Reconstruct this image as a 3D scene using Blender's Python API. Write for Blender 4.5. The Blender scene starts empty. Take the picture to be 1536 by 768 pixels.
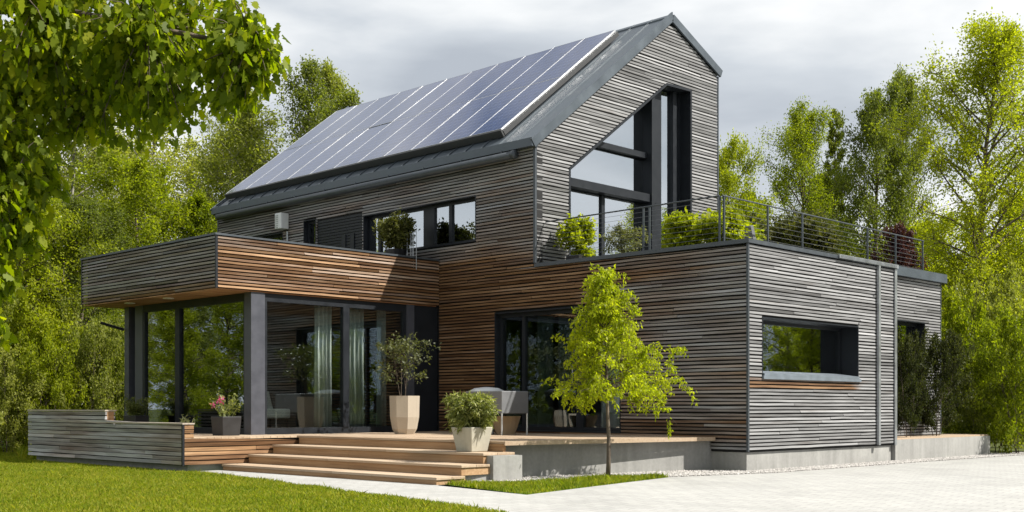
import bpy, bmesh, math, random
import numpy as np
from mathutils import Vector, Matrix
from mathutils.geometry import tessellate_polygon

scene = bpy.context.scene
COL = scene.collection
R = math.radians
random.seed(7)

# ------------------------------------------------------------------ camera
F_PX, HOR, YAW = 1750.6, 610.24, 0.775
CAM = Vector((10.085, -15.55, 1.014))
FW = Vector((-math.sin(YAW), math.cos(YAW), 0)); RT = Vector((math.cos(YAW), math.sin(YAW), 0))
cam = bpy.data.cameras.new('camera'); cam_o = bpy.data.objects.new('camera', cam); COL.objects.link(cam_o)
cam_o.location = CAM; cam_o.rotation_euler = (R(90), 0, YAW)
cam.sensor_width = 36; cam.lens = F_PX / 1536 * 36
cam.shift_y = (HOR - 384) / 1536; cam.clip_end = 2000; cam.clip_start = 0.1
scene.camera = cam_o

def spot(px, depth):
    "ground position of a thing seen in a column of the photograph at a measured distance"
    p = CAM + (FW + RT * ((px - 768) / F_PX)) * depth
    return (p.x, p.y)
def height_at(py, depth): return CAM.z + depth * (HOR - py) / F_PX

# ------------------------------------------------------------------ light
SUN_AZ, SUN_EL = R(32), R(48)          # azimuth from +x towards +y
sd = Vector((math.cos(SUN_EL) * math.cos(SUN_AZ), math.cos(SUN_EL) * math.sin(SUN_AZ), math.sin(SUN_EL)))
sl = bpy.data.lights.new('sun', 'SUN'); sl.energy = 5.0; sl.angle = R(0.6); sl.color = (1, .95, .86)
so = bpy.data.objects.new('sun', sl); COL.objects.link(so)
so.rotation_euler = sd.to_track_quat('Z', 'Y').to_euler()

w = bpy.data.worlds.new('World'); scene.world = w; w.use_nodes = True
nt = w.node_tree; nt.nodes.clear()
def N(nt, t, **kw):
    n = nt.nodes.new(t)
    for k, v in kw.items():
        if k.startswith('i_'):
            n.inputs[k[2:].replace('_', ' ')].default_value = v
        else: setattr(n, k, v)
    return n
def ramp(nt, stops, interp='LINEAR'):
    n = nt.nodes.new('ShaderNodeValToRGB'); cr = n.color_ramp; cr.interpolation = interp
    while len(cr.elements) < len(stops): cr.elements.new(.5)
    for e, (p, c) in zip(cr.elements, stops):
        e.position = p; e.color = (c, c, c, 1) if isinstance(c, (int, float)) else (*c, 1)
    return n
L = lambda nt, a, b: nt.links.new(a, b)
sky = N(nt, 'ShaderNodeTexSky', sky_type='NISHITA', sun_disc=False, sun_elevation=SUN_EL, sun_rotation=R(90) - SUN_AZ)
tc = N(nt, 'ShaderNodeTexCoord')
mp = N(nt, 'ShaderNodeMapping'); mp.inputs['Scale'].default_value = (1.0, 1.0, 2.6); mp.inputs['Location'].default_value = (3.1, 1.7, .4)
L(nt, tc.outputs['Generated'], mp.inputs['Vector'])
n1 = N(nt, 'ShaderNodeTexNoise', i_Scale=1.7, i_Detail=9.0, i_Roughness=.52, i_Distortion=.25)
L(nt, mp.outputs[0], n1.inputs['Vector'])
cover = ramp(nt, [(.24, 0.0), (.36, 1.0)])
L(nt, n1.outputs['Fac'], cover.inputs['Fac'])
n2 = N(nt, 'ShaderNodeTexNoise', i_Scale=2.6, i_Detail=7.0, i_Roughness=.48, i_Distortion=.15)
mp2 = N(nt, 'ShaderNodeMapping'); mp2.inputs['Scale'].default_value = (1.0, 1.0, 3.0); mp2.inputs['Location'].default_value = (.9, .2, 1.3)
L(nt, tc.outputs['Generated'], mp2.inputs['Vector']); L(nt, mp2.outputs[0], n2.inputs['Vector'])
shade = ramp(nt, [(.33, (4.1, 4.5, 5.05)), (.45, (5.6, 6.0, 6.45)), (.53, (7.5, 7.75, 7.95)), (.62, (9.5, 9.5, 9.5))])
L(nt, n2.outputs['Fac'], shade.inputs['Fac'])
mixs = N(nt, 'ShaderNodeMix', data_type='RGBA')
L(nt, cover.outputs['Color'], mixs.inputs['Factor']); L(nt, sky.outputs[0], mixs.inputs['A']); L(nt, shade.outputs['Color'], mixs.inputs['B'])
bg = N(nt, 'ShaderNodeBackground', i_Strength=.068); out = N(nt, 'ShaderNodeOutputWorld')
L(nt, mixs.outputs['Result'], bg.inputs['Color']); L(nt, bg.outputs[0], out.inputs['Surface'])

scene.view_settings.view_transform = 'Standard'; scene.view_settings.look = 'None'
scene.view_settings.exposure = 0.82; scene.view_settings.gamma = 1
scene.render.engine = 'CYCLES'
cy = scene.cycles
cy.max_bounces = 8; cy.transparent_max_bounces = 16; cy.diffuse_bounces = 3; cy.glossy_bounces = 4
cy.transmission_bounces = 4; cy.caustics_reflective = False; cy.caustics_refractive = False
cy.use_denoising = True

# ------------------------------------------------------------------ materials
def new_mat(name):
    m = bpy.data.materials.new(name); m.use_nodes = True; nt = m.node_tree
    b = nt.nodes['Principled BSDF']; return m, nt, b
def mixc(nt, fac, a, b, blend='MIX'):
    n = nt.nodes.new('ShaderNodeMix'); n.data_type = 'RGBA'; n.blend_type = blend
    for sock, v in (('Factor', fac), ('A', a), ('B', b)):
        if isinstance(v, (int, float)): n.inputs[sock].default_value = v
        elif isinstance(v, tuple): n.inputs[sock].default_value = (*v, 1)
        else: L(nt, v, n.inputs[sock])
    return n.outputs['Result']
def mth(nt, op, a, b=None):
    n = nt.nodes.new('ShaderNodeMath'); n.operation = op
    for i, v in enumerate((a, b)):
        if v is None: continue
        if isinstance(v, (int, float)): n.inputs[i].default_value = v
        else: L(nt, v, n.inputs[i])
    return n.outputs[0]
def noise(nt, scale, detail=4, rough=.55, vec=None, stretch=None, dist=0):
    n = N(nt, 'ShaderNodeTexNoise', i_Scale=scale, i_Detail=float(detail), i_Roughness=rough, i_Distortion=dist)
    if vec is None:
        g = nt.nodes.new('ShaderNodeNewGeometry'); vec = g.outputs['Position']
    if stretch:
        mp = nt.nodes.new('ShaderNodeMapping'); mp.inputs['Scale'].default_value = stretch
        L(nt, vec, mp.inputs['Vector']); vec = mp.outputs[0]
    L(nt, vec, n.inputs['Vector']); return n.outputs['Fac']
def bump(nt, b, h, strength=.3, dist=.01):
    n = N(nt, 'ShaderNodeBump', i_Strength=strength, i_Distance=dist); L(nt, h, n.inputs['Height']); L(nt, n.outputs[0], b.inputs['Normal'])

def mat_plain(name, c, rough=.5, metal=0, var=.12, nscale=6, spec=.5):
    m, nt, b = new_mat(name)
    f = noise(nt, nscale, 5)
    r = ramp(nt, [(.3, tuple(x * (1 - var) for x in c)), (.7, tuple(min(1, x * (1 + var)) for x in c))]); L(nt, f, r.inputs['Fac'])
    L(nt, r.outputs['Color'], b.inputs['Base Color'])
    rr = ramp(nt, [(.3, max(0, rough - .08)), (.7, min(1, rough + .08))]); L(nt, f, rr.inputs['Fac']); L(nt, rr.outputs['Color'], b.inputs['Roughness'])
    b.inputs['Metallic'].default_value = metal; b.inputs['Specular IOR Level'].default_value = spec
    return m

def mat_clad(name, axis, gain=1.0):
    "weathering boards: attribute 'weather' runs from warm brown (0) to silver grey (1)"
    m, nt, b = new_mat(name)
    st = (1.2, 40, 40) if axis == 'x' else (40, 1.2, 40)
    st2 = (.9, 9, 14) if axis == 'x' else (9, .9, 14)
    grain = noise(nt, 1.0, 6, .6, stretch=st)
    blot = noise(nt, 1.0, 4, .55, stretch=st2)
    geo = nt.nodes.new('ShaderNodeNewGeometry')
    rnd = geo.outputs['Random Per Island']
    g = mth(nt, 'ADD', mth(nt, 'MULTIPLY', grain, .48), mth(nt, 'ADD', mth(nt, 'MULTIPLY', blot, .40), mth(nt, 'MULTIPLY', mth(nt, 'SUBTRACT', rnd, .5), .17)))
    warm = ramp(nt, [(.12, (.024, .012, .007)), (.38, (.10, .052, .025)), (.58, (.25, .150, .078)), (.85, (.46, .33, .20))]); L(nt, g, warm.inputs['Fac'])
    grey = ramp(nt, [(.12, (.045, .044, .045)), (.36, (.165, .165, .168)), (.56, (.29, .292, .298)), (.85, (.45, .45, .455))]); L(nt, g, grey.inputs['Fac'])
    for e in list(grey.color_ramp.elements) + list(warm.color_ramp.elements): e.color = (*[min(.7, c * gain) for c in e.color[:3]], 1)
    at = N(nt, 'ShaderNodeAttribute', attribute_name='weather')
    f = mth(nt, 'ADD', at.outputs['Fac'], mth(nt, 'MULTIPLY', mth(nt, 'SUBTRACT', blot, .5), .6))
    fr = ramp(nt, [(.15, 0.0), (.85, 1.0)]); L(nt, f, fr.inputs['Fac'])
    L(nt, mixc(nt, fr.outputs['Color'], warm.outputs['Color'], grey.outputs['Color']), b.inputs['Base Color'])
    b.inputs['Roughness'].default_value = .72; b.inputs['Specular IOR Level'].default_value = .25
    bump(nt, b, grain, .35, .006)
    return m
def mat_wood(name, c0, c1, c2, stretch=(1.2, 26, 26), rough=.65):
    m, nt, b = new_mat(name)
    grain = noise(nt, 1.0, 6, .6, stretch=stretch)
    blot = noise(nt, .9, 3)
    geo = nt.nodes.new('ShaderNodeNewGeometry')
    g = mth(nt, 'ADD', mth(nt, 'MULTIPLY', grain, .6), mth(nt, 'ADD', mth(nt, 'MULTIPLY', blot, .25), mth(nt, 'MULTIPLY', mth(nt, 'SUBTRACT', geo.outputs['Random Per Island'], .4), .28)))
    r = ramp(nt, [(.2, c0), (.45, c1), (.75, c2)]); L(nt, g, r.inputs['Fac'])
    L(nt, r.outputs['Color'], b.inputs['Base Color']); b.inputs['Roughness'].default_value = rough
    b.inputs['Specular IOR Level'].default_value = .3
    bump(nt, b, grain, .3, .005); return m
def mat_concrete(name, c, var=.25):
    m, nt, b = new_mat(name)
    f1 = noise(nt, 1.3, 6, .6); f2 = noise(nt, 22, 4); f3 = noise(nt, 1.0, 3, stretch=(7, 7, .7))
    g = mth(nt, 'ADD', mth(nt, 'MULTIPLY', f1, .45), mth(nt, 'ADD', mth(nt, 'MULTIPLY', f2, .2), mth(nt, 'MULTIPLY', f3, .35)))
    r = ramp(nt, [(.32, tuple(x * (1 - var) for x in c)), (.68, tuple(x * (1 + var) for x in c))]); L(nt, g, r.inputs['Fac'])
    L(nt, r.outputs['Color'], b.inputs['Base Color']); b.inputs['Roughness'].default_value = .85
    bump(nt, b, f2, .25, .004); return m
def mat_glass(name, tint=(.55, .6, .6), base=.10, k=1.5):
    m = bpy.data.materials.new(name); m.use_nodes = True; nt = m.node_tree; nt.nodes.clear()
    o = N(nt, 'ShaderNodeOutputMaterial'); tr = N(nt, 'ShaderNodeBsdfTransparent'); gl = N(nt, 'ShaderNodeBsdfGlossy', i_Roughness=.0)
    tr.inputs['Color'].default_value = (*tint, 1); gl.inputs['Color'].default_value = (.86, .93, 1, 1)
    wv = noise(nt, 1.1, 1); bp = N(nt, 'ShaderNodeBump', i_Strength=.03, i_Distance=.02); L(nt, wv, bp.inputs['Height']); L(nt, bp.outputs[0], gl.inputs['Normal'])
    fz = N(nt, 'ShaderNodeFresnel', i_IOR=1.5)
    fac = mth(nt, 'MINIMUM', mth(nt, 'ADD', mth(nt, 'MULTIPLY', fz.outputs[0], k), base), .95)
    mx = N(nt, 'ShaderNodeMixShader'); L(nt, fac, mx.inputs[0]); L(nt, tr.outputs[0], mx.inputs[1]); L(nt, gl.outputs[0], mx.inputs[2]); L(nt, mx.outputs[0], o.inputs[0])
    return m
def mat_leaf(name, dark, mid, light, trans=.45, gloss=.35, nscale=.9):
    m = bpy.data.materials.new(name); m.use_nodes = True; nt = m.node_tree; nt.nodes.clear()
    o = N(nt, 'ShaderNodeOutputMaterial'); geo = nt.nodes.new('ShaderNodeNewGeometry')
    nz = noise(nt, nscale, 3)
    oi = nt.nodes.new('ShaderNodeObjectInfo')
    g = mth(nt, 'ADD', mth(nt, 'MULTIPLY', geo.outputs['Random Per Island'], .5), mth(nt, 'ADD', mth(nt, 'MULTIPLY', nz, .5), mth(nt, 'MULTIPLY', mth(nt, 'SUBTRACT', oi.outputs['Random'], .5), .5)))
    r = ramp(nt, [(.2, dark), (.5, mid), (.85, light)]); L(nt, g, r.inputs['Fac'])
    d = N(nt, 'ShaderNodeBsdfPrincipled', i_Roughness=.5); L(nt, r.outputs['Color'], d.inputs['Base Color']); d.inputs['Specular IOR Level'].default_value = gloss
    t = N(nt, 'ShaderNodeBsdfTranslucent')
    tcol = mixc(nt, 1.0, r.outputs['Color'], (1.65, 1.75, .42), 'MULTIPLY'); L(nt, tcol, t.inputs['Color'])
    mx = N(nt, 'ShaderNodeMixShader'); mx.inputs[0].default_value = trans
    L(nt, d.outputs[0], mx.inputs[1]); L(nt, t.outputs[0], mx.inputs[2]); L(nt, mx.outputs[0], o.inputs[0]); return m
def mat_bark(name, c0, c1, stretch=(10, 10, 3)):
    m, nt, b = new_mat(name); f = noise(nt, 1.0, 6, .65, stretch=stretch)
    r = ramp(nt, [(.35, c0), (.6, c1)]); L(nt, f, r.inputs['Fac']); L(nt, r.outputs['Color'], b.inputs['Base Color'])
    b.inputs['Roughness'].default_value = .9; bump(nt, b, f, .5, .02); return m

M = {}
M['clad_x'] = mat_clad('weathered_battens_x', 'x'); M['clad_y'] = mat_clad('weathered_battens_y', 'y'); M['clad_low'] = mat_clad('skyfill_battens', 'x', 1.5); M['clad_bay'] = mat_clad('honey_battens', 'y', 1.35)  # low wall battens: colour brightened to stand in for sky light on the shaded side
M['membrane'] = mat_plain('black_membrane', (.012, .012, .013), .9)
M['metal'] = mat_plain('anthracite_metal', (.062, .066, .082), .42, .0, .12, 6, .35)
M['roof'] = mat_plain('zinc_roof', (.075, .092, .11), .45, .3, .16, 2.5)
M['cap'] = mat_plain('grey_capping', (.06, .07, .082), .45, .3)
M['steel'] = mat_plain('galvanised_steel', (.36, .38, .40), .38, .7)
M['cable'] = mat_plain('steel_cable', (.16, .17, .18), .4, .6)
M['rail'] = mat_plain('rail_paint', (.05, .06, .07), .45, .3)
M['frame'] = mat_plain('dark_frame', (.012, .0145, .019), .45, 0, .12, 6, .3)
M['alu'] = mat_plain('aluminium', (.50, .51, .53), .35, .6)
M['rack'] = mat_plain('dark_rack', (.03, .032, .035), .6)
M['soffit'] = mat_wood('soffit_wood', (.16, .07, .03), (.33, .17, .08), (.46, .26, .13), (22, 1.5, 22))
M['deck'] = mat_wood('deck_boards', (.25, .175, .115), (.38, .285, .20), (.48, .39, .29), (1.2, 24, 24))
M['step'] = mat_wood('step_timber', (.16, .085, .04), (.33, .20, .105), (.47, .32, .19), (1.3, 22, 30))
M['concrete'] = mat_concrete('concrete', (.27, .268, .258), .3)
M['concrete_pot'] = mat_concrete('planter_concrete', (.37, .35, .29), .22)
M['stone_pot'] = mat_concrete('stone_pot', (.40, .345, .275), .10)
M['tan_pot'] = mat_concrete('tan_bowl', (.45, .33, .22), .12)
M['black_pot'] = mat_plain('black_pot', (.02, .02, .022), .5)
M['greybox'] = mat_plain('grey_lacquer', (.14, .145, .155), .5, 0, .06)
M['soil'] = mat_plain('soil', (.035, .025, .018), .95, 0, .4, 40)
M['white'] = mat_plain('white_plastic', (.62, .64, .65), .45, 0, .05)
M['lamp'] = mat_plain('lamp_glass', (.75, .74, .7), .3, 0, .03)
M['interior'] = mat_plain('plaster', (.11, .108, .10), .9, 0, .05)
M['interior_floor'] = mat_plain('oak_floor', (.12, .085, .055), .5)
M['curtain'] = mat_plain('linen_curtain', (.72, .78, .74), .9, 0, .05)
M['glass'] = mat_glass('window_glass', (.86, .90, .88), .0, 3.0)
M['glass_up'] = mat_glass('gable_glass', (.45, .5, .52), .45, 1.5)
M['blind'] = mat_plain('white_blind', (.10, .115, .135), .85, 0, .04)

m, nt, b = new_mat('solar_cells')       # dark blue cells with fine bus lines, in the panel's own coordinates
tcx = nt.nodes.new('ShaderNodeTexCoord'); mpx = nt.nodes.new('ShaderNodeMapping'); mpx.inputs['Scale'].default_value = (6, 12, 1)
L(nt, tcx.outputs['UV'], mpx.inputs['Vector'])
bk = N(nt, 'ShaderNodeTexBrick', offset=0.0); bk.inputs['Scale'].default_value = 1.0; bk.inputs['Mortar Size'].default_value = .022
bk.inputs['Brick Width'].default_value = 1; bk.inputs['Row Height'].default_value = 1
bk.inputs['Color1'].default_value = (.011, .023, .078, 1); bk.inputs['Color2'].default_value = (.017, .033, .105, 1); bk.inputs['Mortar'].default_value = (.13, .16, .24, 1)
L(nt, mpx.outputs[0], bk.inputs['Vector']); L(nt, bk.outputs['Color'], b.inputs['Base Color'])
b.inputs['Roughness'].default_value = .06; b.inputs['IOR'].default_value = 1.6; b.inputs['Specular IOR Level'].default_value = .5
M['solar'] = m

m, nt, b = new_mat('light_pavers')
geo = nt.nodes.new('ShaderNodeNewGeometry'); mpx = nt.nodes.new('ShaderNodeMapping'); mpx.inputs['Rotation'].default_value = (0, 0, R(-8))
L(nt, geo.outputs['Position'], mpx.inputs['Vector'])
bk = N(nt, 'ShaderNodeTexBrick'); bk.inputs['Scale'].default_value = 1; bk.inputs['Mortar Size'].default_value = .006
bk.inputs['Brick Width'].default_value = .24; bk.inputs['Row Height'].default_value = .16; bk.inputs['Mortar Smooth'].default_value = .4
bk.inputs['Color1'].default_value = (.36, .358, .345, 1); bk.inputs['Color2'].default_value = (.315, .315, .305, 1); bk.inputs['Mortar'].default_value = (.20, .195, .185, 1)
L(nt, mpx.outputs[0], bk.inputs['Vector'])
st = noise(nt, .6, 6, .6); st2 = noise(nt, 14, 4)
rr = ramp(nt, [(.25, .80), (.5, 1.0), (.7, 1.07)]); L(nt, st, rr.inputs['Fac']); rr2 = ramp(nt, [(.3, .9), (.7, 1.05)]); L(nt, st2, rr2.inputs['Fac'])
L(nt, mixc(nt, 1.0, mixc(nt, 1.0, bk.outputs['Color'], rr.outputs['Color'], 'MULTIPLY'), rr2.outputs['Color'], 'MULTIPLY'), b.inputs['Base Color'])
b.inputs['Roughness'].default_value = .85; bump(nt, b, bk.outputs['Fac'], -.35, .004)
M['paver'] = m

def mat_noise2(name, c0, c1, s1, s2, rough=.95):
    m, nt, b = new_mat(name); f = mth(nt, 'ADD', mth(nt, 'MULTIPLY', noise(nt, s1, 4), .5), mth(nt, 'MULTIPLY', noise(nt, s2, 4), .5))
    r = ramp(nt, [(.35, c0), (.65, c1)]); L(nt, f, r.inputs['Fac']); L(nt, r.outputs['Color'], b.inputs['Base Color']); b.inputs['Roughness'].default_value = rough
    b.inputs['Specular IOR Level'].default_value = .1
    return m
M['lawn'] = mat_noise2('lawn_soil', (.035, .065, .012), (.07, .125, .02), .8, 30)
M['ground'] = mat_noise2('forest_floor', (.04, .05, .018), (.085, .10, .03), .5, 9)
M['gravelbed'] = mat_noise2('gravel_bed', (.22, .21, .20), (.38, .365, .35), 6, 60)
m, nt, b = new_mat('pebble'); geo = nt.nodes.new('ShaderNodeNewGeometry')
r = ramp(nt, [(0, (.20, .19, .18)), (.5, (.36, .345, .33)), (1, (.52, .50, .48))]); L(nt, geo.outputs['Random Per Island'], r.inputs['Fac']); L(nt, r.outputs['Color'], b.inputs['Base Color']); b.inputs['Roughness'].default_value = .8
M['pebble'] = m
M['grass'] = mat_leaf('grass_blades', (.075, .125, .010), (.17, .215, .013), (.33, .30, .05), .45, .15, 1.1)
M['leaf_birch'] = mat_leaf('birch_leaves', (.09, .115, .022), (.19, .215, .042), (.30, .31, .075), .5, .2, .25)
M['leaf_bright'] = mat_leaf('fresh_leaves', (.095, .13, .007), (.20, .235, .010), (.31, .33, .020), .55, .2, .25)
M['leaf_dark'] = mat_leaf('dark_leaves', (.022, .028, .010), (.06, .068, .018), (.13, .13, .045), .35, .12, .6)
M['leaf_maple'] = mat_leaf('maple_leaves', (.09, .13, .006), (.19, .24, .008), (.40, .39, .012), .6, .2, .6)
M['leaf_young'] = mat_leaf('young_leaves', (.19, .23, .008), (.31, .35, .012), (.44, .45, .025), .58, .25, 3)
M['leaf_red'] = mat_leaf('burgundy_leaves', (.02, .008, .012), (.05, .016, .022), (.10, .035, .035), .3, .3, .6)
M['leaf_olive'] = mat_leaf('olive_leaves', (.05, .06, .025), (.12, .13, .05), (.22, .22, .10), .3, .3, 3)
M['leaf_pot'] = mat_leaf('pot_leaves', (.09, .115, .025), (.20, .22, .06), (.38, .38, .17), .35, .3, 4)
M['petal'] = mat_leaf('pink_petals', (.25, .02, .12), (.42, .04, .2), (.5, .1, .28), .35, .3, 5)
M['bark'] = mat_bark('brown_bark', (.04, .03, .022), (.13, .10, .075))
M['bark_birch'] = mat_bark('birch_bark', (.07, .06, .05), (.34, .32, .28), (4, 4, 11))

# ------------------------------------------------------------------ builders
ORIGIN = {}
class MB:
    def __init__(s): s.v = []; s.f = []; s.mi = []; s.w = []; s.mat = 0
    def add(s, vs, fs, wt=None):
        k = len(s.v); s.v += [tuple(v) for v in vs]; s.f += [tuple(i + k for i in f) for f in fs]; s.mi += [s.mat] * len(fs)
        s.w += (list(wt) if wt is not None else [0.0] * len(vs)); return s
    def box(s, a, b):
        x0, y0, z0 = [min(p, q) for p, q in zip(a, b)]; x1, y1, z1 = [max(p, q) for p, q in zip(a, b)]
        return s.add([(x0, y0, z0), (x1, y0, z0), (x1, y1, z0), (x0, y1, z0), (x0, y0, z1), (x1, y0, z1), (x1, y1, z1), (x0, y1, z1)],
                     [(0, 3, 2, 1), (4, 5, 6, 7), (0, 1, 5, 4), (1, 2, 6, 5), (2, 3, 7, 6), (3, 0, 4, 7)])
    def hull(s, bottom, top):
        n = len(bottom)
        return s.add(list(bottom) + list(top), [tuple(range(n))[::-1], tuple(range(n, 2 * n))] + [(i, (i + 1) % n, n + (i + 1) % n, n + i) for i in range(n)])
    def prism(s, poly, z0, z1): return s.hull([(x, y, z0) for x, y in poly], [(x, y, z1) for x, y in poly])
    def tube(s, pts, rad, n=6, cap=True):
        pts = [Vector(p) for p in pts]
        if not isinstance(rad, (list, tuple)): rad = [rad] * len(pts)
        vs = []; fs = []; up = None
        for i, p in enumerate(pts):
            t = (pts[min(i + 1, len(pts) - 1)] - pts[max(i - 1, 0)]).normalized()
            if up is None: up = t.orthogonal().normalized()
            up = (up - t * up.dot(t)); up = up.normalized() if up.length > 1e-6 else t.orthogonal().normalized()
            sd = t.cross(up)
            for k in range(n):
                a = 2 * math.pi * k / n; vs.append(p + (up * math.cos(a) + sd * math.sin(a)) * rad[i])
        for i in range(len(pts) - 1):
            for k in range(n):
                a, b_ = i * n + k, i * n + (k + 1) % n; fs.append((a, b_, b_ + n, a + n))
        if cap: fs += [tuple(range(n))[::-1], tuple(range((len(pts) - 1) * n, len(pts) * n))]
        return s.add(vs, fs)
    def lathe(s, cx, cy, prof, n=16, rot=0):
        vs = []; fs = []
        for r_, z in prof:
            for k in range(n):
                a = 2 * math.pi * k / n + rot; vs.append((cx + r_ * math.cos(a), cy + r_ * math.sin(a), z))
        for i in range(len(prof) - 1):
            for k in range(n):
                a, b_ = i * n + k, i * n + (k + 1) % n; fs.append((a, b_, b_ + n, a + n))
        fs += [tuple(range(n))[::-1], tuple(range((len(prof) - 1) * n, len(prof) * n))]
        return s.add(vs, fs)
    def build(s, name, mat, parent=None, bevel=0, smooth=False):
        o_ = root_origin(parent)
        me = bpy.data.meshes.new(name); me.from_pydata([(x - o_[0], y - o_[1], z - o_[2]) for x, y, z in s.v], [], s.f)
        for mm in (mat if isinstance(mat, list) else [mat]): me.materials.append(mm)
        if isinstance(mat, list): me.polygons.foreach_set('material_index', s.mi)
        if any(s.w):
            a = me.attributes.new('weather', 'FLOAT', 'POINT'); a.data.foreach_set('value', s.w)
        if smooth: me.polygons.foreach_set('use_smooth', [True] * len(me.polygons))
        if name == 'pane' or bevel:
            bm_ = bmesh.new(); bm_.from_mesh(me); bmesh.ops.recalc_face_normals(bm_, faces=bm_.faces); bm_.to_mesh(me); bm_.free()
        me.update(); o = bpy.data.objects.new(name, me); COL.objects.link(o); o.parent = parent
        if parent is not None: ORIGIN[o.name] = o_
        if bevel:
            bm = o.modifiers.new('bevel', 'BEVEL'); bm.width = bevel; bm.segments = 2; bm.limit_method = 'ANGLE'
        return o
def root_origin(p): return (0, 0, 0) if p is None else ORIGIN[p.name]
def tag(o, label, cat, group=None, kind=None):
    if label: o['label'] = label
    if cat: o['category'] = cat
    if group: o['group'] = group
    if kind: o['kind'] = kind
    return o
def thing(name, label, cat, loc=(0, 0, 0), group=None):
    o = bpy.data.objects.new(name, None); COL.objects.link(o); o.location = loc; o.empty_display_size = .3
    ORIGIN[o.name] = tuple(loc); return tag(o, label, cat, group)
def copy_thing(src, loc, rz=0, scale=(1, 1, 1), label=None, group=None):
    r = src.copy(); COL.objects.link(r); r.location = loc; r.rotation_euler = (0, 0, rz); r.scale = scale
    if label: r['label'] = label
    if group: r['group'] = group
    for ch in list(src.children):
        c = ch.copy(); COL.objects.link(c); c.parent = r
        for g in list(ch.children):
            d = g.copy(); COL.objects.link(d); d.parent = c
    return r
def np_mesh(name, verts, faces_flat, sizes, mat, parent=None):
    "mesh from numpy arrays, already in the parent's coordinates"
    me = bpy.data.meshes.new(name)
    me.vertices.add(len(verts)); me.vertices.foreach_set('co', np.ascontiguousarray(verts, dtype=np.float32).ravel())
    me.loops.add(len(faces_flat)); me.loops.foreach_set('vertex_index', np.ascontiguousarray(faces_flat, dtype=np.int32))
    starts = np.concatenate([[0], np.cumsum(sizes)[:-1]]).astype(np.int32)
    me.polygons.add(len(sizes)); me.polygons.foreach_set('loop_start', starts); me.polygons.foreach_set('loop_total', np.asarray(sizes, dtype=np.int32))
    me.materials.append(mat); me.update(calc_edges=True); me.validate()
    o = bpy.data.objects.new(name, me); COL.objects.link(o); o.parent = parent
    if parent is not None: ORIGIN[o.name] = root_origin(parent)
    return o
def norm(a): return a / np.maximum(np.linalg.norm(a, axis=-1, keepdims=True), 1e-9)
def leaf_cloud(name, pos, axis, size, rng, mat, parent, aspect=.55, shape='rhomb', flat=0.0):
    n = len(pos); axis = norm(axis); rnd = rng.normal(size=(n, 3)); rnd[:, 2] *= (1 - flat)
    if flat: 
        nrm = np.tile([0, 0, 1.0], (n, 1)) * flat + rng.normal(size=(n, 3)) * (1 - flat); side = norm(np.cross(nrm, axis))
    else: side = norm(np.cross(axis, rnd))
    nn = np.cross(axis, side)
    s = size[:, None]
    if shape == 'rhomb':
        v = np.stack([pos, pos + axis * s * .45 + side * s * aspect * .5 + nn * s * .06, pos + axis * s, pos + axis * s * .45 - side * s * aspect * .5 + nn * s * .06], 1)
        k = 4
    else:       # palmate leaf outline, (along, across)
        o_ = np.array([(0, 0), (.12, .30), (.30, .25), (.38, .55), (.58, .30), (.74, .36), (1.05, 0), (.74, -.36), (.58, -.30), (.38, -.55), (.30, -.25), (.12, -.30)])
        k = len(o_)
        cup = np.abs(o_[:, 1]) * .35
        v = pos[:, None] + axis[:, None] * (s * o_[:, 0])[..., None] + side[:, None] * (s * o_[:, 1])[..., None] * (aspect / .9) - nn[:, None] * (s * cup)[..., None]
        if True:
            # droop the tip
            v = v + np.array([0, 0, -1.0]) * (s * (o_[:, 0] ** 2) * .22)[..., None]
    idx = np.arange(n * k)
    return np_mesh(name, v.reshape(-1, 3), idx, np.full(n, k), mat, parent)

# ------------------------------------------------------------------ ground
def sheet(name, poly, z, mat, kind='structure'):
    mb = MB(); mb.add([(x, y, z) for x, y in poly], [tuple(range(len(poly)))]); o = mb.build(name, mat); o['kind'] = kind; return o
sheet('ground', [(-400, -400), (400, -400), (400, 400), (-400, 400)], -.03, M['ground'])
LAWN = [(2.3, -7.65), (-5.0, -6.17), (-5.9, -6.05), (-6.3, -6.1), (-6.3, -4.2), (-12.4, -4.2), (-12.6, 3), (-15.6, 6), (-26, 4), (-26, -16), (-9, -22), (6, -20), (5, -10)]
sheet('lawn', LAWN, 0.0, M['lawn'])
DRIVE = [(2.3, -7.65), (.83, -5.85), (.45, -4.2), (-.02, -2.0), (.25, -.9), (.48, 0), (.5, 4.9), (.62, 9.2), (3, 13.5), (14, 20), (40, 16), (40, -30), (6, -20), (5, -10)]
sheet('driveway', DRIVE, .004, M['paver'])
PATH = [(-5.9, -6.05), (-5.0, -6.17), (2.3, -7.65), (.83, -5.85), (.4, -5.78), (-1.1, -5.5), (-1.3, -5.2), (-6.3, -5.2), (-6.3, -5.9)]
sheet('path', PATH, .0035, M['paver'])
GRAVEL = [(-1.25, -4.95), (-1.1, -4.9), (-.8, -4.25), (-.58, -3.5), (-.68, -2.65), (-.28, -1.95), (-.02, -2.0), (.25, -.9), (.48, 0), (.5, 4.9), (.62, 9.2), (2, 12.2), (3, 13.5), (1, 13.4), (-.2, 9.6), (-.3, 0), (-.9, -.2), (-1.5, -3.4)]
sheet('gravel_bed', GRAVEL, .001, M['gravelbed'])
ISLAND = [(-1.2, -5.3), (.40, -5.72), (.83, -5.85), (.45, -4.2), (-.02, -2.0), (-.3, -1.95), (-.72, -2.6), (-.62, -3.5), (-.85, -4.3), (-1.15, -4.95)]
sheet('lawn_patch', ISLAND, .0025, M['lawn'])

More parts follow.
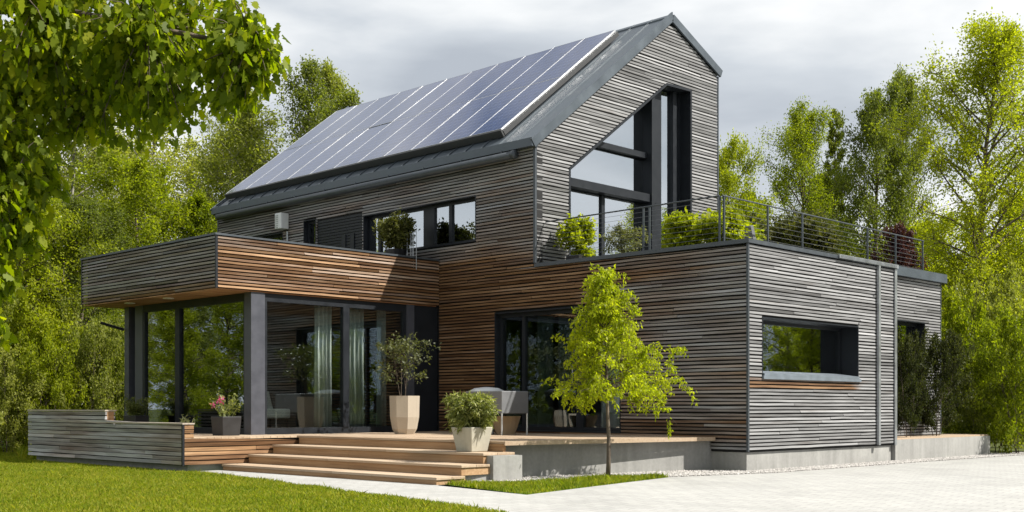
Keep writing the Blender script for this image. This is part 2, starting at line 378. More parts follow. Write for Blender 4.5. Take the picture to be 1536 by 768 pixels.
def in_poly(x, y, poly):
    c = np.zeros(len(x), bool); n = len(poly)
    for i in range(n):
        x0, y0 = poly[i]; x1, y1 = poly[(i + 1) % n]
        t = ((y0 > y) != (y1 > y)) & (x < (x1 - x0) * (y - y0) / ((y1 - y0) or 1e-9) + x0); c ^= t
    return c
def scatter(poly, dens, rng):
    p = np.array(poly); lo, hi = p.min(0), p.max(0); n = int(dens * np.prod(hi - lo)); q = rng.uniform(lo, hi, (n, 2)); return q[in_poly(q[:, 0], q[:, 1], poly)]
def blades(name, poly, dens, h0, h1, wd, seed, label, z0=0):
    rng = np.random.default_rng(seed); q = scatter(poly, dens, rng)
    # patchy growth
    n = len(q); patch = .75 + .25 * np.sin(q[:, 0] * 3.1 + np.sin(q[:, 1] * 2.3)) * np.sin(q[:, 1] * 2.7 + 1) + rng.uniform(-.1, .1, n)
    h = rng.uniform(h0, h1, n) * patch * np.where(rng.uniform(0, 1, n) < .03, 1.7, 1.0); a = rng.uniform(0, 2 * np.pi, n); lean = rng.normal(0, .45, (n, 2)) * h[:, None]
    base = np.c_[q, np.full(n, z0)]; d = np.c_[np.cos(a), np.sin(a), np.zeros(n)] * wd
    mid = base + np.c_[lean * .35, h * .6]; tip = base + np.c_[lean, h]
    v = np.stack([base - d, base + d, mid + d * .7, tip, mid - d * .7], 1)
    o = np_mesh(name, v.reshape(-1, 3), np.arange(n * 5), np.full(n, 5), M['grass'])
    tag(o, label, 'grass', None, 'stuff'); return o
LAWN_NEAR = [(2.25, -7.6), (-5.0, -6.19), (-5.9, -6.08), (-6.3, -6.28), (-12.2, -6.25), (-12.6, -3), (-17.5, -2), (-20, -8), (-9, -12.6), (0, -12.2), (3.4, -8.9)]
blades('grass', LAWN_NEAR, 3300, .025, .06, .0055, 1, 'short mown green lawn spreading in front of the timber house')
blades('grass', ISLAND, 3000, .03, .085, .005, 2, 'small triangle of green grass around the young tree by the steps')
EDGE = [(-12.3, -6.2), (-20, -3), (-20, 3), (-12.5, 3)]
blades('grass', EDGE, 260, .12, .35, .009, 3, 'longer unmown grass under the trees left of the slatted wall')
rng = np.random.default_rng(5); q = scatter(GRAVEL, 1500, rng); n = len(q)
octa = np.array([(1, 0, 0), (-1, 0, 0), (0, 1, 0), (0, -1, 0), (0, 0, 1), (0, 0, -.6)], float)
of = np.array([(0, 2, 4), (2, 1, 4), (1, 3, 4), (3, 0, 4), (2, 0, 5), (1, 2, 5), (3, 1, 5), (0, 3, 5)])
rad = rng.uniform(.007, .02, (n, 1, 1)) * rng.uniform(.6, 1.2, (n, 1, 3))
v = octa[None] * rad; ang = rng.uniform(0, 6.28, n); c_, s_ = np.cos(ang)[:, None], np.sin(ang)[:, None]
v = np.stack([v[..., 0] * c_ - v[..., 1] * s_, v[..., 0] * s_ + v[..., 1] * c_, v[..., 2]], -1) + np.c_[q, np.full(n, .008)][:, None]
fi = (of[None] + (np.arange(n) * 6)[:, None, None]).reshape(-1)
tag(np_mesh('gravel', v.reshape(-1, 3), fi, np.full(n * 8, 3), M['pebble']), 'strip of pale gravel along the foot of the concrete base', 'gravel', None, 'stuff')

# ------------------------------------------------------------------ house
house = thing('house', 'large timber clad house with gabled solar roof, projecting bay and roof terrace', 'house', (-7, 2, 0))
def fbv(axis, p, u, d, z): return (u, p + d, z) if axis == 'x' else (p - d, u, z)
def fb(mb, axis, p, u0, u1, d0, d1, z0, z1): return mb.box(fbv(axis, p, u0, d0, z0), fbv(axis, p, u1, d1, z1))
def panel(mb, axis, p, d0, d1, outer, holes=()):
    loops = [outer] + [list(h) for h in holes]
    tris = tessellate_polygon([[Vector((u, z, 0)) for u, z in l] for l in loops]); flat = [q for l in loops for q in l]; n = len(flat)
    vs = [fbv(axis, p, u, d0, z) for u, z in flat] + [fbv(axis, p, u, d1, z) for u, z in flat]
    fs = [tuple(t) for t in tris] + [tuple(i + n for i in t)[::-1] for t in tris]
    k = 0
    for l in loops:
        m_ = len(l)
        for i in range(m_): fs.append((k + i, k + (i + 1) % m_, k + (i + 1) % m_ + n, k + i + n))
        k += m_
    mb.add(vs, fs)
def rect(u0, u1, z0, z1): return [(u0, z0), (u1, z0), (u1, z1), (u0, z1)]
def spans(loops, z):
    xs = []
    for l in loops:
        for i in range(len(l)):
            (u0, z0), (u1, z1) = l[i], l[(i + 1) % len(l)]
            if (z0 > z) != (z1 > z): xs.append(u0 + (z - z0) * (u1 - u0) / (z1 - z0))
    xs.sort(); return list(zip(xs[::2], xs[1::2]))
def slats(mb, axis, p, loops, z0, z1, pitch, wf, hgt=.61, depth=.036, wob=.003, seed=0, brj=.06):
    rg = random.Random(seed); nrow = int(round((z1 - z0) / pitch)); pitch = (z1 - z0) / nrow; h = pitch * hgt
    for k in range(nrow):
        zc = z0 + pitch * (k + .5)
        A = spans(loops, zc - h / 2); B = spans(loops, zc + h / 2); Cn = spans(loops, zc)
        if not (len(A) == len(B) == len(Cn)): ends = [(a, b_, a, b_) for a, b_ in Cn]
        else: ends = [(a[0], a[1], b_[0], b_[1]) for a, b_ in zip(A, B)]
        for lo0, lo1, hi0, hi1 in ends:
            if max(lo0, hi0) > min(lo1, hi1) - .02: continue
            cuts = [0.0]; u0, u1 = min(lo0, hi0), max(lo1, hi1); Lr = u1 - u0; u = rg.uniform(.6, 3.6)
            while u < Lr - .5: cuts.append(u / Lr); u += rg.uniform(1.6, 4.2)
            cuts.append(1.0)
            for c0, c1 in zip(cuts, cuts[1:]):
                nb = max(1, int((c1 - c0) * Lr / .4)); jz = rg.gauss(0, wob * .5); jd = rg.uniform(-.004, .004); jh = rg.uniform(.95, 1.05)
                br = rg.gauss(0, brj); tilt = rg.gauss(0, .004); vs = []; ws = []
                for i in range(nb + 1):
                    t = c0 + (c1 - c0) * i / nb; g0 = .004 / Lr
                    if i == 0 and c0 > 0: t += g0
                    if i == nb and c1 < 1: t -= g0
                    dz = jz + rg.gauss(0, wob * .55); dd = jd + rg.gauss(0, wob * .35)
                    ub, ut = lo0 + (lo1 - lo0) * t, hi0 + (hi1 - hi0) * t
                    zb, zt = zc - h * jh / 2 + dz, zc + h * jh / 2 + dz
                    for (uu, d_, zz) in ((ub, dd + tilt, zb), (ut, dd - tilt, zt), (ut, depth, zt), (ub, depth, zb)): vs.append(fbv(axis, p, uu, d_, zz))
                    wv = min(1.0, max(0.001, wf((ub + ut) / 2, zc) + br)); ws += [wv] * 4
                fs = []
                for i in range(nb):
                    a = i * 4
                    for e in range(4): fs.append((a + e, a + (e + 1) % 4, a + 4 + (e + 1) % 4, a + 4 + e))
                fs += [(0, 1, 2, 3), (nb * 4 + 3, nb * 4 + 2, nb * 4 + 1, nb * 4)]
                mb.add(vs, fs, ws)
def sm(a, b_, x): t = min(1, max(0, (x - a) / (b_ - a))); return t * t * (3 - 2 * t)
def clad_wall(axis, p, outer, holes, wf, z0, z1, pitch=.084, seed=0, inset=None, thick=.2, **kw):
    mb = MB(); mb.mat = 1
    panel(mb, axis, p, .046, thick, outer, holes)
    mb.mat = 0
    sl_outer = inset if inset else outer
    slats(mb, axis, p, [sl_outer] + list(holes), z0, z1, pitch, wf, seed=seed, **kw)
    return mb.build('wall', [M['clad_x'] if axis == 'x' else M['clad_y'], M['membrane']], house)

XF, EAVE, RY, RZ, YW, ZW = -15.35, 5.84, 4.115, 9.06, 5.83, 8.28
ZP, ZB0, ZB1 = 3.6, 3.02, 3.92
DOOR = (-5.604, -2.545, .56, 2.79); UPW = (-9.58, -6.114, 4.2, 5.09); SHUT = (-11.25, -9.62, 4.15, 5.16); SMW = (-11.74, -11.27, 4.2, 5.22); FAR = (-13.9, -12.55, 4.2, 5.05)
# long wall facing the lawn (lower wing and upper storey share this plane)
outerA = [(XF, .31), (-.03, .31), (-.03, ZP), (-4.553, ZP), (-4.553, EAVE - .04), (XF, EAVE - .04)]
slatA = [(XF, 3.7), (-7.17, 3.7), (-7.17, .33), (-.035, .33), (-.035, ZP - .04), (-4.60, ZP - .04), (-4.60, EAVE - .06), (XF, EAVE - .06)]
holesA = [rect(*DOOR), rect(*UPW), rect(*SMW), rect(*FAR), rect(*SHUT)]
bay_open = rect(-11.4, -7.5, .56, 2.95)
def wA(x, z):
    return wA0(x, z) + .16 * math.sin(x * 1.9 + 2 * math.sin(z * 3.1)) * math.sin(z * 5.3 + x * .7)
def wA0(x, z):
    cor = 1 - sm(-5.2, -1.2, x + .5 * math.sin(z * 2.1))        # sheltered inner corner stays brown
    up = sm(3.35, 4.1, z + .12 * math.sin(x * 2.3))
    band = .55 * (1 - sm(.0, .22, abs(z - 3.25))) * (1 - sm(-3.0, -.4, x - .4))
    low = .25 * (1 - sm(.4, 1.6, z))
    return min(1, max(0, .66 - .95 * cor * (1 - up) - band * (1 - up) - low * (1 - up) + .08 * up - .18 * sm(-9, -7, x) * up * (1 - sm(4.2, 5.0, z))))
clad_wall('x', 0, outerA, holesA + [bay_open], wA, .33, EAVE - .06, .0595, seed=1, inset=slatA, wob=.0045, brj=.09)
# side wall by the driveway
YB = 4.9; BW = (.395, 3.52, 1.50, 2.44)
outerB = [(.2, .31), (YB, .31), (YB, ZP), (.2, ZP)]
clad_wall('y', 0, outerB, [rect(*BW)], lambda u, z: .93 - 1.15 * (1 - sm(.05, .10, abs(z - 1.38))) * (1 - sm(3.2, 3.7, u)), .33, ZP - .04, .0575, seed=2, inset=[(.035, .33), (YB - .03, .33), (YB - .03, ZP), (.035, ZP)])
# set-back end of the wing
XS, YS = -.6, 8.2; SW = (5.9, 7.45, .76, 2.74)
clad_wall('y', XS, [(4.7, .41), (YS, .41), (YS, 3.62), (4.7, 3.62)], [rect(*SW)], lambda u, z: .95, .44, 3.60, .058, seed=3, inset=[(4.9, .44), (YS - .03, .44), (YS - .03, 3.62), (4.9, 3.62)])
for a, b_ in (((XS, YB - .2, .31), (-.2, YB - .048, ZP)), ((-5, YS - .2, .1), (XS - .2, YS, 3.62)), ((-5, YW - .2, .1), (-4.8, YS - .2, 3.4))): mb = MB(); mb.box(a, b_); mb.build('wall', M['membrane'], house)
# gable wall
XG = -4.553
GW = [(.925, 3.62), (4.865, 3.62), (4.865, 7.765), (3.973, 7.735), (.925, 5.526)]
gtop = lambda y: EAVE + (RZ - EAVE) / RY * y if y <= RY else RZ + (ZW - RZ) / (YW - RY) * (y - RY)
outerG = [(.2, 3.4), (YW, 3.4), (YW, ZW - .03), (RY, RZ - .03), (.2, gtop(.2) - .03)]
clad_wall('y', XG, outerG, [GW], lambda u, z: .97, 3.60, RZ - .05, .066, seed=4, inset=[(.045, 3.5), (YW - .03, 3.5), (YW - .03, ZW - .05), (RY, RZ - .06), (.045, EAVE - .02)], wob=.0035)
# back and far walls
mb = MB(); mb.mat = 1
panel(mb, 'y', XF + .2, 0, .2, [(.2, .1), (YW, .1), (YW, ZW - .05), (RY, RZ - .05), (.2, gtop(.2) - .05)])
mb.box((XF, YW, .1), (XG - .2, YW - .2, ZW - .2)); mb.build('wall', [M['clad_x'], M['membrane']], house)
# foundation
mb = MB(); mb.prism([(-14, .05), (-.06, .05), (-.06, 4.86), (-.68, 4.86), (-.68, 8.1), (-14, 5.7)], -.05, .30)
mb.build('foundation', M['concrete'], house)
# corner trims
def each_box(name, mat, parent, boxes):
    for a, b_ in boxes: m_ = MB(); m_.box(a, b_); m_.build(name, mat, parent)
each_box('corner_trim', M['cap'], house, [((-.03, -.006, .31), (.006, .03, ZP)), ((XG - .04, -.008, ZP + .05), (XG + .008, .035, EAVE)), ((XG - .025, YW - .025, ZP), (XG + .01, YW + .02, ZW - .05)), ((XF - .01, -.008, 3.7), (XF + .04, .035, EAVE - .05)), ((-.03, YB - .03, .31), (.005, YB + .005, ZP)), ((XS - .03, YS - .03, .42), (XS + .005, YS + .006, 3.6))])
# parapet capping and flat roof of the wing
mb = MB(); mb.prism([(XG + .004, -.03), (.03, -.03), (.03, YB + .03), (XS + .05, YB + .05), (XS - .3, YB + .03), (-.3, YB - .3), (-.3, .3), (XG + .004, .3)], ZP - .03, ZP + .035)
mb.build('parapet_cap', M['cap'], house)
mb = MB(); mb.box((XS - .5, YB + .06, 3.60), (XS + .09, YS + .1, 3.78)); mb.build('parapet_cap', M['roof'], house)
mb = MB(); mb.box((XG, .3, 3.36), (XS - .25, YS - .25, 3.52)); mb.box((XS - .25, .3, 3.36), (-.25, YB - .22, 3.52)); mb.build('flat_roof', M['concrete'], house)

# main roof -------------------------------------------------
th = math.atan2(RZ - EAVE, RY); SD = Vector((0, math.cos(th), math.sin(th))); SN = Vector((0, -math.sin(th), math.cos(th)))
def rp(x, s, n): q = Vector((x, 0, EAVE)) + SD * s + SN * n; return (q.x, q.y, q.z)
SL = RY / math.cos(th); XR = XG + .03; XL = XF - .08
mb = MB()
mb.hull([rp(XL, -.08, .02), rp(XR, -.08, .02), rp(XR, SL, .02), rp(XL, SL, .02)], [rp(XL, -.08, .10), rp(XR, -.08, .10), rp(XR, SL + .06, .10), rp(XL, SL + .06, .10)])
tb = math.atan2(ZW - RZ, YW - RY); BD = Vector((0, math.cos(tb), math.sin(tb))); BN = Vector((0, -math.sin(tb), math.cos(tb)))
bp_ = lambda x, s, n: tuple(Vector((x, RY, RZ)) + BD * s + BN * n)
LB = (YW - RY) / math.cos(tb) + .06
mb.hull([bp_(XL, 0.02, .02), bp_(XR, .02, .02), bp_(XR, LB, .02), bp_(XL, LB, .02)], [bp_(XL, .02, .10), bp_(XR, .02, .10), bp_(XR, LB, .10), bp_(XL, LB, .10)])
x = XR - .47
while x > XL:
    mb.hull([rp(x, 0, .09), rp(x + .018, 0, .09), rp(x + .018, SL, .09), rp(x, SL, .09)], [rp(x, 0, .122), rp(x + .018, 0, .122), rp(x + .018, SL, .122), rp(x, SL, .122)]); x -= .47
roof = mb.build('roof', M['roof'], house)
mb = MB()
mb.hull([rp(XL - .02, SL - .16, .095), rp(XR + .02, SL - .16, .095), bp_(XR + .02, .16, .095), bp_(XL - .02, .16, .095)], [rp(XL - .02, SL - .14, .125), rp(XR + .02, SL - .14, .125), bp_(XR + .02, .14, .125), bp_(XL - .02, .14, .125)])
mb.build('ridge_cap', M['roof'], roof)
# verge trims along the gable
mb = MB(); mb.hull([rp(XR - .02, -.09, -.035), rp(XR + .025, -.09, -.035), rp(XR + .025, SL, -.035), rp(XR - .02, SL, -.035)], [rp(XR - .02, -.09, .13), rp(XR + .025, -.09, .13), rp(XR + .025, SL + .1, .13), rp(XR - .02, SL + .1, .13)]); mb.build('verge_trim', M['roof'], roof)
mb = MB(); mb.hull([bp_(XR - .02, 0, -.035), bp_(XR + .025, 0, -.035), bp_(XR + .025, LB, -.035), bp_(XR - .02, LB, -.035)], [bp_(XR - .02, 0, .13), bp_(XR + .025, 0, .13), bp_(XR + .025, LB, .13), bp_(XR - .02, LB, .13)]); mb.build('verge_trim', M['roof'], roof)
mb = MB(); mb.hull([rp(XL - .03, -.09, -.05), rp(XL + .02, -.09, -.05), rp(XL + .02, SL, -.05), rp(XL - .03, SL, -.05)], [rp(XL - .03, -.09, .14), rp(XL + .02, -.09, .14), rp(XL + .02, SL + .1, .14), rp(XL - .03, SL + .1, .14)]); mb.build('verge_trim', M['roof'], roof)
mb = MB(); mb.box((XL, -.13, EAVE - .07), (XR + .01, -.062, EAVE + .085)); mb.box((XL, -.062, EAVE - .07), (XR, .03, EAVE - .045)); mb.build('fascia', M['roof'], roof)
mb = MB(); mb.tube([(XL + .3, -.14, EAVE - .17), (-4.93, -.14, EAVE - .17)], .075, 12); mb.tube([(-4.99, -.14, EAVE - .17), (-4.92, -.14, EAVE - .17)], .085, 12)
x = -5.3
while x > XL + .4: mb.box((x, -.15, EAVE - .12), (x + .02, -.1, EAVE - .05)); x -= 1.1
mb.build('gutter', M['cap'], roof, smooth=True)
# solar array
NC = 11; X1, X0 = -5.58, -15.22; PW = (X1 - X0) / NC; S0 = .40; S1 = 4.74; PH = (S1 - S0) / 2
mb = MB(); mb.box((0, 0, 0), (PW - .012, PH - .012, .035))
def panel_local():
    o = bpy.data.objects
    me = bpy.data.meshes.new('solar_panel'); w_, h_ = PW - .008, PH - .006
    me.from_pydata([(.010, .008, .037), (w_ - .010, .008, .037), (w_ - .010, h_ - .008, .037), (.010, h_ - .008, .037)], [], [(0, 1, 2, 3)])
    uv = me.uv_layers.new(name='UVMap')
    for i, c in enumerate(((0, 0), (1, 0), (1, 1), (0, 1))): uv.data[i].uv = c
    me.materials.append(M['solar']); return me
me_cells = panel_local()
mbf = MB(); w_, h_ = PW - .008, PH - .006
mbf.box((0, 0, 0), (.010, h_, .04)); mbf.box((w_ - .010, 0, 0), (w_, h_, .04)); mbf.box((.010, 0, 0), (w_ - .010, .008, .0385)); mbf.box((.010, h_ - .008, 0), (w_ - .010, h_, .0385)); mbf.box((.010, .008, 0), (w_ - .010, h_ - .008, .03))
ftmp = mbf.build('frame', M['alu']); me_frame = ftmp.data; bpy.data.objects.remove(ftmp)
Ho = Vector(house.location)
for i in range(NC):
    for j in range(2):
        o = bpy.data.objects.new('solar_panel', me_cells); COL.objects.link(o); o.parent = house
        q = Vector(rp(X0 + i * PW, S0 + j * PH, .23 + random.uniform(-.003, .003))) - Ho; o.location = q; o.rotation_euler = (th + random.uniform(-.004, .004), random.uniform(-.003, .003), 0)
        fr = bpy.data.objects.new('frame', me_frame); COL.objects.link(fr); fr.parent = o
mb = MB()
for s in (.9, 2.4, 3.0, 4.5): mb.hull([rp(X0 + .1, s, .11), rp(X1 - .1, s, .11), rp(X1 - .1, s + .05, .11), rp(X0 + .1, s + .05, .11)], [rp(X0 + .1, s, .225), rp(X1 - .1, s, .225), rp(X1 - .1, s + .05, .225), rp(X0 + .1, s + .05, .225)])
mb.hull([rp(X0 - .02, S0 - .05, .12), rp(X1 + .02, S0 - .05, .12), rp(X1 + .02, S0 - .012, .12), rp(X0 - .02, S0 - .012, .12)], [rp(X0 - .02, S0 - .05, .26), rp(X1 + .02, S0 - .05, .26), rp(X1 + .02, S0 - .012, .26), rp(X0 - .02, S0 - .012, .26)])
mb.hull([rp(X1 + .0, S0, .13), rp(X1 + .03, S0, .13), rp(X1 + .03, S1, .13), rp(X1, S1, .13)], [rp(X1, S0, .225), rp(X1 + .03, S0, .225), rp(X1 + .03, S1, .225), rp(X1, S1, .225)])
mb.build('mounting_rail', M['rack'], roof)

# windows ---------------------------------------------------
def window(axis, p, u0, u1, z0, z1, cuts, rec=.12, fw_=.055, glass='glass', name='window', lining=.02, sill=False, hcuts=(), proud=.006, lining_mat='frame', deep=.07):
    mb = MB()
    for a in ((u0 + .001, u0 + lining, z0 + .001, z1 - .001), (u1 - lining, u1 - .001, z0 + .001, z1 - .001)): fb(mb, axis, p, a[0], a[1], -proud, rec + deep, a[2], a[3])
    for a in ((u0 + lining, u1 - lining, z1 - lining, z1 - .001), (u0 + lining, u1 - lining, z0 + .001, z0 + lining)): fb(mb, axis, p, a[0], a[1], -proud, rec + deep, a[2], a[3])
    win = mb.build(name, M[lining_mat], house)
    a0, a1, b0, b1 = u0 + lining, u1 - lining, z0 + lining, z1 - lining
    mf = MB(); fb(mf, axis, p, a0, a0 + fw_, rec, rec + deep - .003, b0, b1); fb(mf, axis, p, a1 - fw_, a1, rec, rec + deep - .003, b0, b1)
    fb(mf, axis, p, a0 + fw_, a1 - fw_, rec + .002, rec + deep - .005, b1 - fw_, b1); fb(mf, axis, p, a0 + fw_, a1 - fw_, rec + .002, rec + deep - .005, b0, b0 + fw_)
    for c, wd in cuts: fb(mf, axis, p, c - wd / 2, c + wd / 2, rec - .004, rec + deep - .007, b0 + fw_, b1 - fw_)
    mf.build('frame', M['frame'], win)
    ed = [a0 + fw_] + [e for c, wd in cuts for e in (c - wd / 2, c + wd / 2)] + [a1 - fw_]
    for e0, e1 in zip(ed[::2], ed[1::2]):
        if e1 - e0 < .02: continue
        mg = MB(); fb(mg, axis, p, e0, e1, rec + .035, rec + .045, b0 + fw_, b1 - fw_); mg.build('pane', M[glass], win)
    return win
window('x', 0, *UPW, [(-9.2, .08), (-7.62, .33), (-6.98, .085)], rec=.13, glass='glass_up')
window('x', 0, *SMW, [], rec=.10, glass='glass')
window('x', 0, *FAR, [], rec=.10, glass='glass')
mb = MB()           # slatted shutter between the small window and the wide one, with two vent slots
nS = 16
for k in range(nS):
    za = SHUT[2] + (SHUT[3] - SHUT[2]) * k / nS; mb.box((SHUT[0] + .02, .03, za + .006), (SHUT[1] - .02, .055, za + (SHUT[3] - SHUT[2]) / nS - .008))
mb.box((SHUT[0] + .002, .056, SHUT[2] + .002), (SHUT[1] - .002, .12, SHUT[3] - .002))
for x in (-10.35, -10.05): mb.box((x, .012, 4.3), (x + .13, .03, 4.75))
mb.build('shutter', M['frame'], house)
dr = window('x', 0, *DOOR, [(-4.95, .07), (-3.57, .16)], rec=.11, fw_=.07, name='sliding_door')
mb = MB(); mb.tube([(-3.72, .085, 1.45), (-3.72, .085, 1.75)], .012, 8); mb.build('handle', M['steel'], dr)
sw = window('y', 0, *BW, [], rec=.33, fw_=.05, deep=.07)
mb = MB(); mb.hull([(.035, BW[0] + .021, 1.51), (.035, BW[1] - .021, 1.51), (-.325, BW[1] - .021, 1.51), (-.325, BW[0] + .021, 1.51)], [(.035, BW[0] + .021, 1.545), (.035, BW[1] - .021, 1.545), (-.325, BW[1] - .021, 1.60), (-.325, BW[0] + .021, 1.60)])
mb.hull([(.036, BW[0], 1.455), (.036, BW[1] + .05, 1.455), (.004, BW[1] + .05, 1.455), (.004, BW[0], 1.455)], [(.036, BW[0], 1.509), (.036, BW[1] + .03, 1.509), (.004, BW[1] + .03, 1.509), (.004, BW[0], 1.509)]); mb.build('sill', mat_plain('sill_metal', (.17, .20, .235), .45, .3), sw)
window('y', XS, *SW, [], rec=.16, fw_=.06)
# gable glazing
mb = MB()
def bar(mb, axis, p, a, b_, wd, d0, d1):
    a, b_ = Vector(a), Vector(b_); t = (b_ - a).normalized(); n = Vector((-t.y, t.x)) * wd / 2
    qs = [a - n, b_ - n, b_ + n, a + n]; mb.hull([fbv(axis, p, q.x, d0, q.y) for q in qs], [fbv(axis, p, q.x, d1, q.y) for q in qs])
gi = [(.955, 3.64), (4.835, 3.64), (4.835, 7.735), (3.985, 7.705), (.955, 5.505)]
for i in range(5): bar(mb, 'y', XG, gi[i], gi[(i + 1) % 5], .05, -.008 + i * .0007, .40)
gw = mb.build('window', M['frame'], house)
mb = MB(); GD = .30; zs = lambda y: 5.505 + (y - .955) * (2.2 / 3.03)
bar(mb, 'y', XG, (1.15, 6.22 - .04), (3.75, 6.22 - .04), .115, .18, .36)            # upper transom
bar(mb, 'y', XG, (1.0, 5.30), (3.78, 5.30), .16, .10, .37)                          # deep lower transom
bar(mb, 'y', XG, (2.25, 3.62), (2.25, 5.2), .10, .26, .35)                          # door mullion
mb.box((XG - .06, 3.56, 3.62), (XG - .38, 3.66, 7.44)); mb.box((XG - .20, 3.66, 3.62), (XG - .37, 4.06, 7.66)); mb.box((XG - .22, 4.50, 3.62), (XG - .36, 4.62, 7.69))
bar(mb, 'y', XG, (1.01, 5.49), (3.96, 7.63), .07, .26, .35)
mb.box((XG - .25, .985, 3.66), (XG - .34, 1.05, 5.5)); mb.box((XG - .261, 1.05, 3.66), (XG - .338, 4.8, 3.72))
mb.box((XG - .26, 4.09, 3.66), (XG - .35, 4.13, 7.66)); mb.box((XG - .26, 4.74, 3.66), (XG - .35, 4.82, 7.71))
mb.build('frame', M['frame'], gw)
def gpane(poly): m_ = MB(); m_.hull([fbv('y', XG, u, GD, z) for u, z in poly], [fbv('y', XG, u, GD + .01, z) for u, z in poly]); m_.build('pane', M['glass_up'], gw)
gpane([(1.05, 3.72), (2.2, 3.72), (2.2, 5.2), (1.05, 5.2)]); gpane([(2.3, 3.72), (3.56, 3.72), (3.56, 5.2), (2.3, 5.2)])
gpane([(1.05, 5.4), (3.56, 5.4), (3.56, 6.1), (1.86, 6.1), (1.05, 5.53)]); gpane([(2.06, 6.26), (3.56, 6.26), (3.56, 7.34)]); gpane([(4.13, 3.72), (4.5, 3.72), (4.5, 7.66), (4.13, 7.66)]); gpane([(4.62, 3.72), (4.74, 3.72), (4.74, 7.68), (4.62, 7.68)])

# bay --------------------------------------------------------
BX0, BX1, BY = -12.12, -7.17, -5.03
mb = MB(); mb.mat = 1
panel(mb, 'y', BX1, .046, .16, rect(BY + .17, -.002, ZB0, ZB1 - .02)); panel(mb, 'x', BY, .046, .16, rect(BX0 + .17, BX1 - .047, ZB0, ZB1 - .02)); mb.box((BX0 + .036, BY + .17, ZB0), (BX0 + .16, -.01, ZB1 - .02))
mb.mat = 2
slats(mb, 'y', BX1, [rect(BY + .035, -.003, ZB0, ZB1)], ZB0, ZB1 - .02, .058, lambda u, z: .16 + .22 * sm(-1.5, -5, u) * sm(3.6, 3.9, z), seed=6, wob=.0025)
mb.mat = 0
slats(mb, 'x', BY, [rect(BX0 + .03, BX1 - .035, ZB0, ZB1)], ZB0, ZB1 - .02, .058, lambda u, z: .62 - .35 * sm(3.3, 3.05, z), seed=7, wob=.0025)
mb.build('wall', [M['clad_x'], M['membrane'], M['clad_bay']], house)
each_box('corner_trim', M['frame'], house, [((BX1 - .03, BY - .006, ZB0 - .005), (BX1 + .006, BY + .03, ZB1 - .015)), ((BX0 - .006, BY - .006, ZB0), (BX0 + .025, BY + .03, ZB1 - .015))])
mb = MB()
mb.box((BX0 - .02, BY - .025, ZB1 - .015), (BX1 + .02, BY + .18, ZB1 + .02)); mb.box((BX1 - .18, BY + .181, ZB1 - .014), (BX1 + .02, -.01, ZB1 + .019)); mb.box((BX0 - .02, BY + .181, ZB1 - .014), (BX0 + .18, -.01, ZB1 + .019)); mb.build('parapet_cap', M['cap'], house)
mb = MB(); mb.box((BX0 + .17, BY + .17, 3.55), (BX1 - .17, .0, 3.68)); mb.build('flat_roof', M['concrete'], house)
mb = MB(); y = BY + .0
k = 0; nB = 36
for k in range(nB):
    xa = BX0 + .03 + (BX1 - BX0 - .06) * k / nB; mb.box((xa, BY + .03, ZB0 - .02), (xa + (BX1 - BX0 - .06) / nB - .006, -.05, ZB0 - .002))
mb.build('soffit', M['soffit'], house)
GY, GX = -4.32, -7.225
mb = MB()       # dark posts of the glazed room
zt, zb = ZB0 - .022, .53
mb.box((GX - .20, GY, zb), (GX + .015, GY + .28, zt)); mb.build('column', M['metal'], house)
mb = MB(); mb.box((-11.35, GY + .02, zb), (-11.05, GY + .35, zt)); mb.build('column', M['metal'], house)
mb = MB(); mb.box((-11.78, GY + .02, zb), (-11.60, GY + .25, zt)); mb.build('column', M['metal'], house)
mb = MB(); mb.box((GX - .3, -.80, zb), (GX + .015, -.615, zt)); mb.build('column', M['metal'], house)
each_box('wall_panel', M['frame'], house, [((-11.7, GY + .26, zb), (-11.62, -.05, zt)), ((GX - .12, -.61, zb), (GX + .0, -.0, zt))])
def bay_window(axis, p, u0, u1, cuts, fw_=.06):
    mf = MB(); fb(mf, axis, p, u0, u1, .02, .11, zt - .14, zt); fb(mf, axis, p, u0, u1, .02, .11, zb, zb + .11)
    fb(mf, axis, p, u0, u0 + fw_, .022, .108, zb + .11, zt - .14); fb(mf, axis, p, u1 - fw_, u1, .022, .108, zb + .11, zt - .14)
    for c, wd in cuts: fb(mf, axis, p, c - wd / 2, c + wd / 2, .015, .106, zb + .11, zt - .14)
    w_ = mf.build('window', M['frame'], house)
    ed = [u0 + fw_] + [e for c, wd in cuts for e in (c - wd / 2, c + wd / 2)] + [u1 - fw_]
    for e0, e1 in zip(ed[::2], ed[1::2]):
        mg = MB(); fb(mg, axis, p, e0, e1, .06, .07, zb + .11, zt - .14); mg.build('pane', M['glass'], w_)
bay_window('y', GX + .005, GY + .285, -.805, [(-2.25, .14)])
bay_window('x', GY + .005, -11.04, GX - .205, [(-9.73, .16)])
for x in (-9.3, -10.75):
    mb = MB(); mb.lathe(x, -4.72, [(.085, ZB0 - .035), (.10, ZB0 - .032), (.10, ZB0 - .02)], 16); mb.build('ceiling_light', M['lamp'], house)
mb = MB(); mb.tube([(-11.72, GY - .02, 2.55), (-11.9, -4.75, 2.68)], .028, 8); mb.build('bracket_arm', M['frame'], house)

